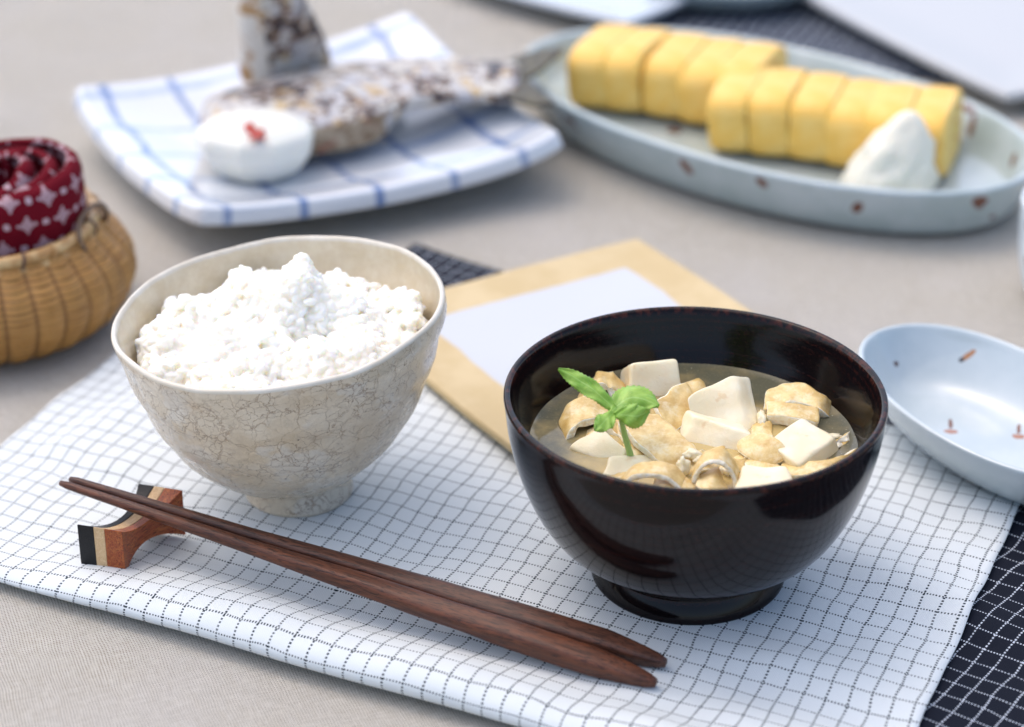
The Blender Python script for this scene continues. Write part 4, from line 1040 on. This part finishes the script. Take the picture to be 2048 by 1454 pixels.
def torus(c, Rr, r, zz, n=96, m=10, wrap=0, amp=0):
    rs = []
    for i in range(n):
        a = 2 * math.pi * i / n; k = 1 + amp * math.sin(wrap * a)
        rs.append([Vector((c.x + (Rr + r * k * math.cos(b)) * math.cos(a), c.y + (Rr + r * k * math.cos(b)) * math.sin(a), zz + r * k * math.sin(b))) for b in [2 * math.pi * q / m for q in range(m)]])
    V = [p for r_ in rs for p in r_]; F = [(i * m + j, ((i + 1) % n) * m + j, ((i + 1) % n) * m + (j + 1) % m, i * m + (j + 1) % m) for i in range(n) for j in range(m)]
    return V, F
V, F = torus(BC, 4.25, .26, BH + .1); fixn(mesh('rim', V, F, M_br, BK)); V, F = torus(BC, 4.45, .13, BH - .22); fixn(mesh('rim_band', V, F, M_br, BK))
for k in range(22):
    a = 2 * math.pi * k / 22 + .1; V = []; c = Vector((BC.x + 4.28 * math.cos(a), BC.y + 4.28 * math.sin(a), BH + .02)); rad = Vector((math.cos(a), math.sin(a), 0)); tan = Vector((-math.sin(a), math.cos(a), 0)); rs = []
    for i in range(14):
        b = 2 * math.pi * i / 14; rs.append([c + rad * (math.cos(b) * (.30 + .0)) + Vector((0, 0, math.sin(b) * .34)) + tan * (s + .12 * math.sin(b)) + (rad * math.cos(b) + Vector((0, 0, math.sin(b)))) * q for s, q in ((-.06, 0), (-.05, .04), (.05, .04), (.06, 0))])
    Vv = [p for r_ in rs for p in r_]; Fc = [(i * 4 + j, ((i + 1) % 14) * 4 + j, ((i + 1) % 14) * 4 + (j + 1) % 4, i * 4 + (j + 1) % 4) for i in range(14) for j in range(4)]
    fixn(mesh('rim_binding', Vv, Fc, M_bd if k % 3 == 0 else M_br, BK))
hp = [at(170, 500, BH - .3), at(158, 475, BH + .25), at(160, 442, BH + .6), at(178, 418, BH + .75), at(200, 408, BH + .6), at(214, 425, BH + .2), at(206, 452, BH - .5)]
V, F = tube(hp, [.1] * 7, 8); fixn(mesh('handle_loop', V, F, MT('twisted_vine', (.16, .10, .06), .6).m, BK))

def red_cloth():
    m = MT('red_printed_cotton', (.3, .008, .02), .85, Specular_IOR_Level=.15)
    uv = m.n('VectorMath', {'operation': 'SCALE'}, i0=m.uv(), Scale=1.45).outputs[0]; w_ = m.n('VectorMath', {'operation': 'SCALE'}, i0=m.V('SUBTRACT', m.noise(uv, 3, 2, .5, True), (.5, .5, .5)), Scale=.12).outputs[0]
    u, v, _ = m.xyz(m.V('ADD', uv, w_)); C1, C2 = 2.1, 1.25
    row_ = m.M('FLOOR', m.M('DIVIDE', v, C2)); us = m.M('ADD', u, m.M('MULTIPLY', row_, C1 * .37))
    a = m.M('SUBTRACT', m.M('MULTIPLY', m.M('FRACT', m.M('DIVIDE', us, C1)), C1), C1 / 2); b = m.M('SUBTRACT', m.M('MULTIPLY', m.M('FRACT', m.M('DIVIDE', v, C2)), C2), C2 / 2)
    aa, bb = m.M('ABSOLUTE', a), m.M('ABSOLUTE', b)
    dia = m.ramp(m.M('ADD', aa, bb), .47, .41)
    def dot(x0, y0, r):
        dx, dy = m.M('SUBTRACT', aa, x0), m.M('SUBTRACT', bb, y0); return m.ramp(m.M('SQRT', m.M('ADD', m.M('MULTIPLY', dx, dx), m.M('MULTIPLY', dy, dy))), r * 1.2, r * .8)
    tex = m.ramp(m.M('MULTIPLY', m.M('SINE', m.M('MULTIPLY', m.M('ADD', a, b), 26)), m.M('SINE', m.M('MULTIPLY', m.M('SUBTRACT', a, b), 26))), -.35, .0, .25, 1)
    k = m.M('MAXIMUM', m.M('MULTIPLY', dia, tex), m.M('MAXIMUM', dot(.47, 0, .09), m.M('MAXIMUM', dot(0, .42, .08), dot(.98, .05, .115))))
    m.set('Base Color', m.mix(m.M('MULTIPLY', k, .8), m.mix(m.noise(uv, 1, 3), (.16, .003, .012), (.125, .002, .009)), (.60, .45, .48)))
    m.bump(m.noise(uv, 12, 3), .4, .04)
    c = at(5, 425, 5) + Vector((-.35, .6, 0)); c.z = 1.6
    V = []; U = []; nz_ = 22; ns = 260; sarc = 0; prev = None
    for i in range(ns + 1):
        f = i / ns; a = f * 2 * math.pi * 3.3 + .4; r = .5 + 2.75 * f ** .9 + .14 * math.sin(a * 2 + 1) * f
        x = c.x + r * math.cos(a) * 1.04; y = c.y + r * math.sin(a) * .95
        if prev: sarc += math.hypot(x - prev[0], y - prev[1])
        prev = (x, y); topz = 6.15 + .5 * (1 - f) * math.sin(a + .6) + .38 * math.sin(a * 1.0 + 1.2) + .12 * nz(a * 2, 1, 1) + .28 * sm(.55, .95, f)
        for j in range(nz_ + 1):
            g = j / nz_; z = c.z + (topz - c.z) * min(1, g * 1.05); lip = sm(.84, 1, g); inn = -.42 * lip ** 2
            rr = 1 + (inn + .10 * math.sin(g * math.pi)) / max(r, .8)
            if g > .95: z -= (g - .95) * 3.2
            V.append((c.x + (x - c.x) * rr + .05 * nz(x * 2, z * 2, 1), c.y + (y - c.y) * rr + .05 * nz(y * 2, z * 2, 5), z + .03 * nz(a * 3, g * 4, 2))); U.append((sarc, g * (topz - c.z) + .4))
    F = [(i * (nz_ + 1) + j, (i + 1) * (nz_ + 1) + j, (i + 1) * (nz_ + 1) + j + 1, i * (nz_ + 1) + j + 1) for i in range(ns) for j in range(nz_)]
    o = mesh('rolled_cloth', V, F, m.m, org=c, uvs=U, solid=.12, offset=0); tag(o, 'dark red cloth with white diamond print, rolled up and standing in the basket', 'cloth')
red_cloth()
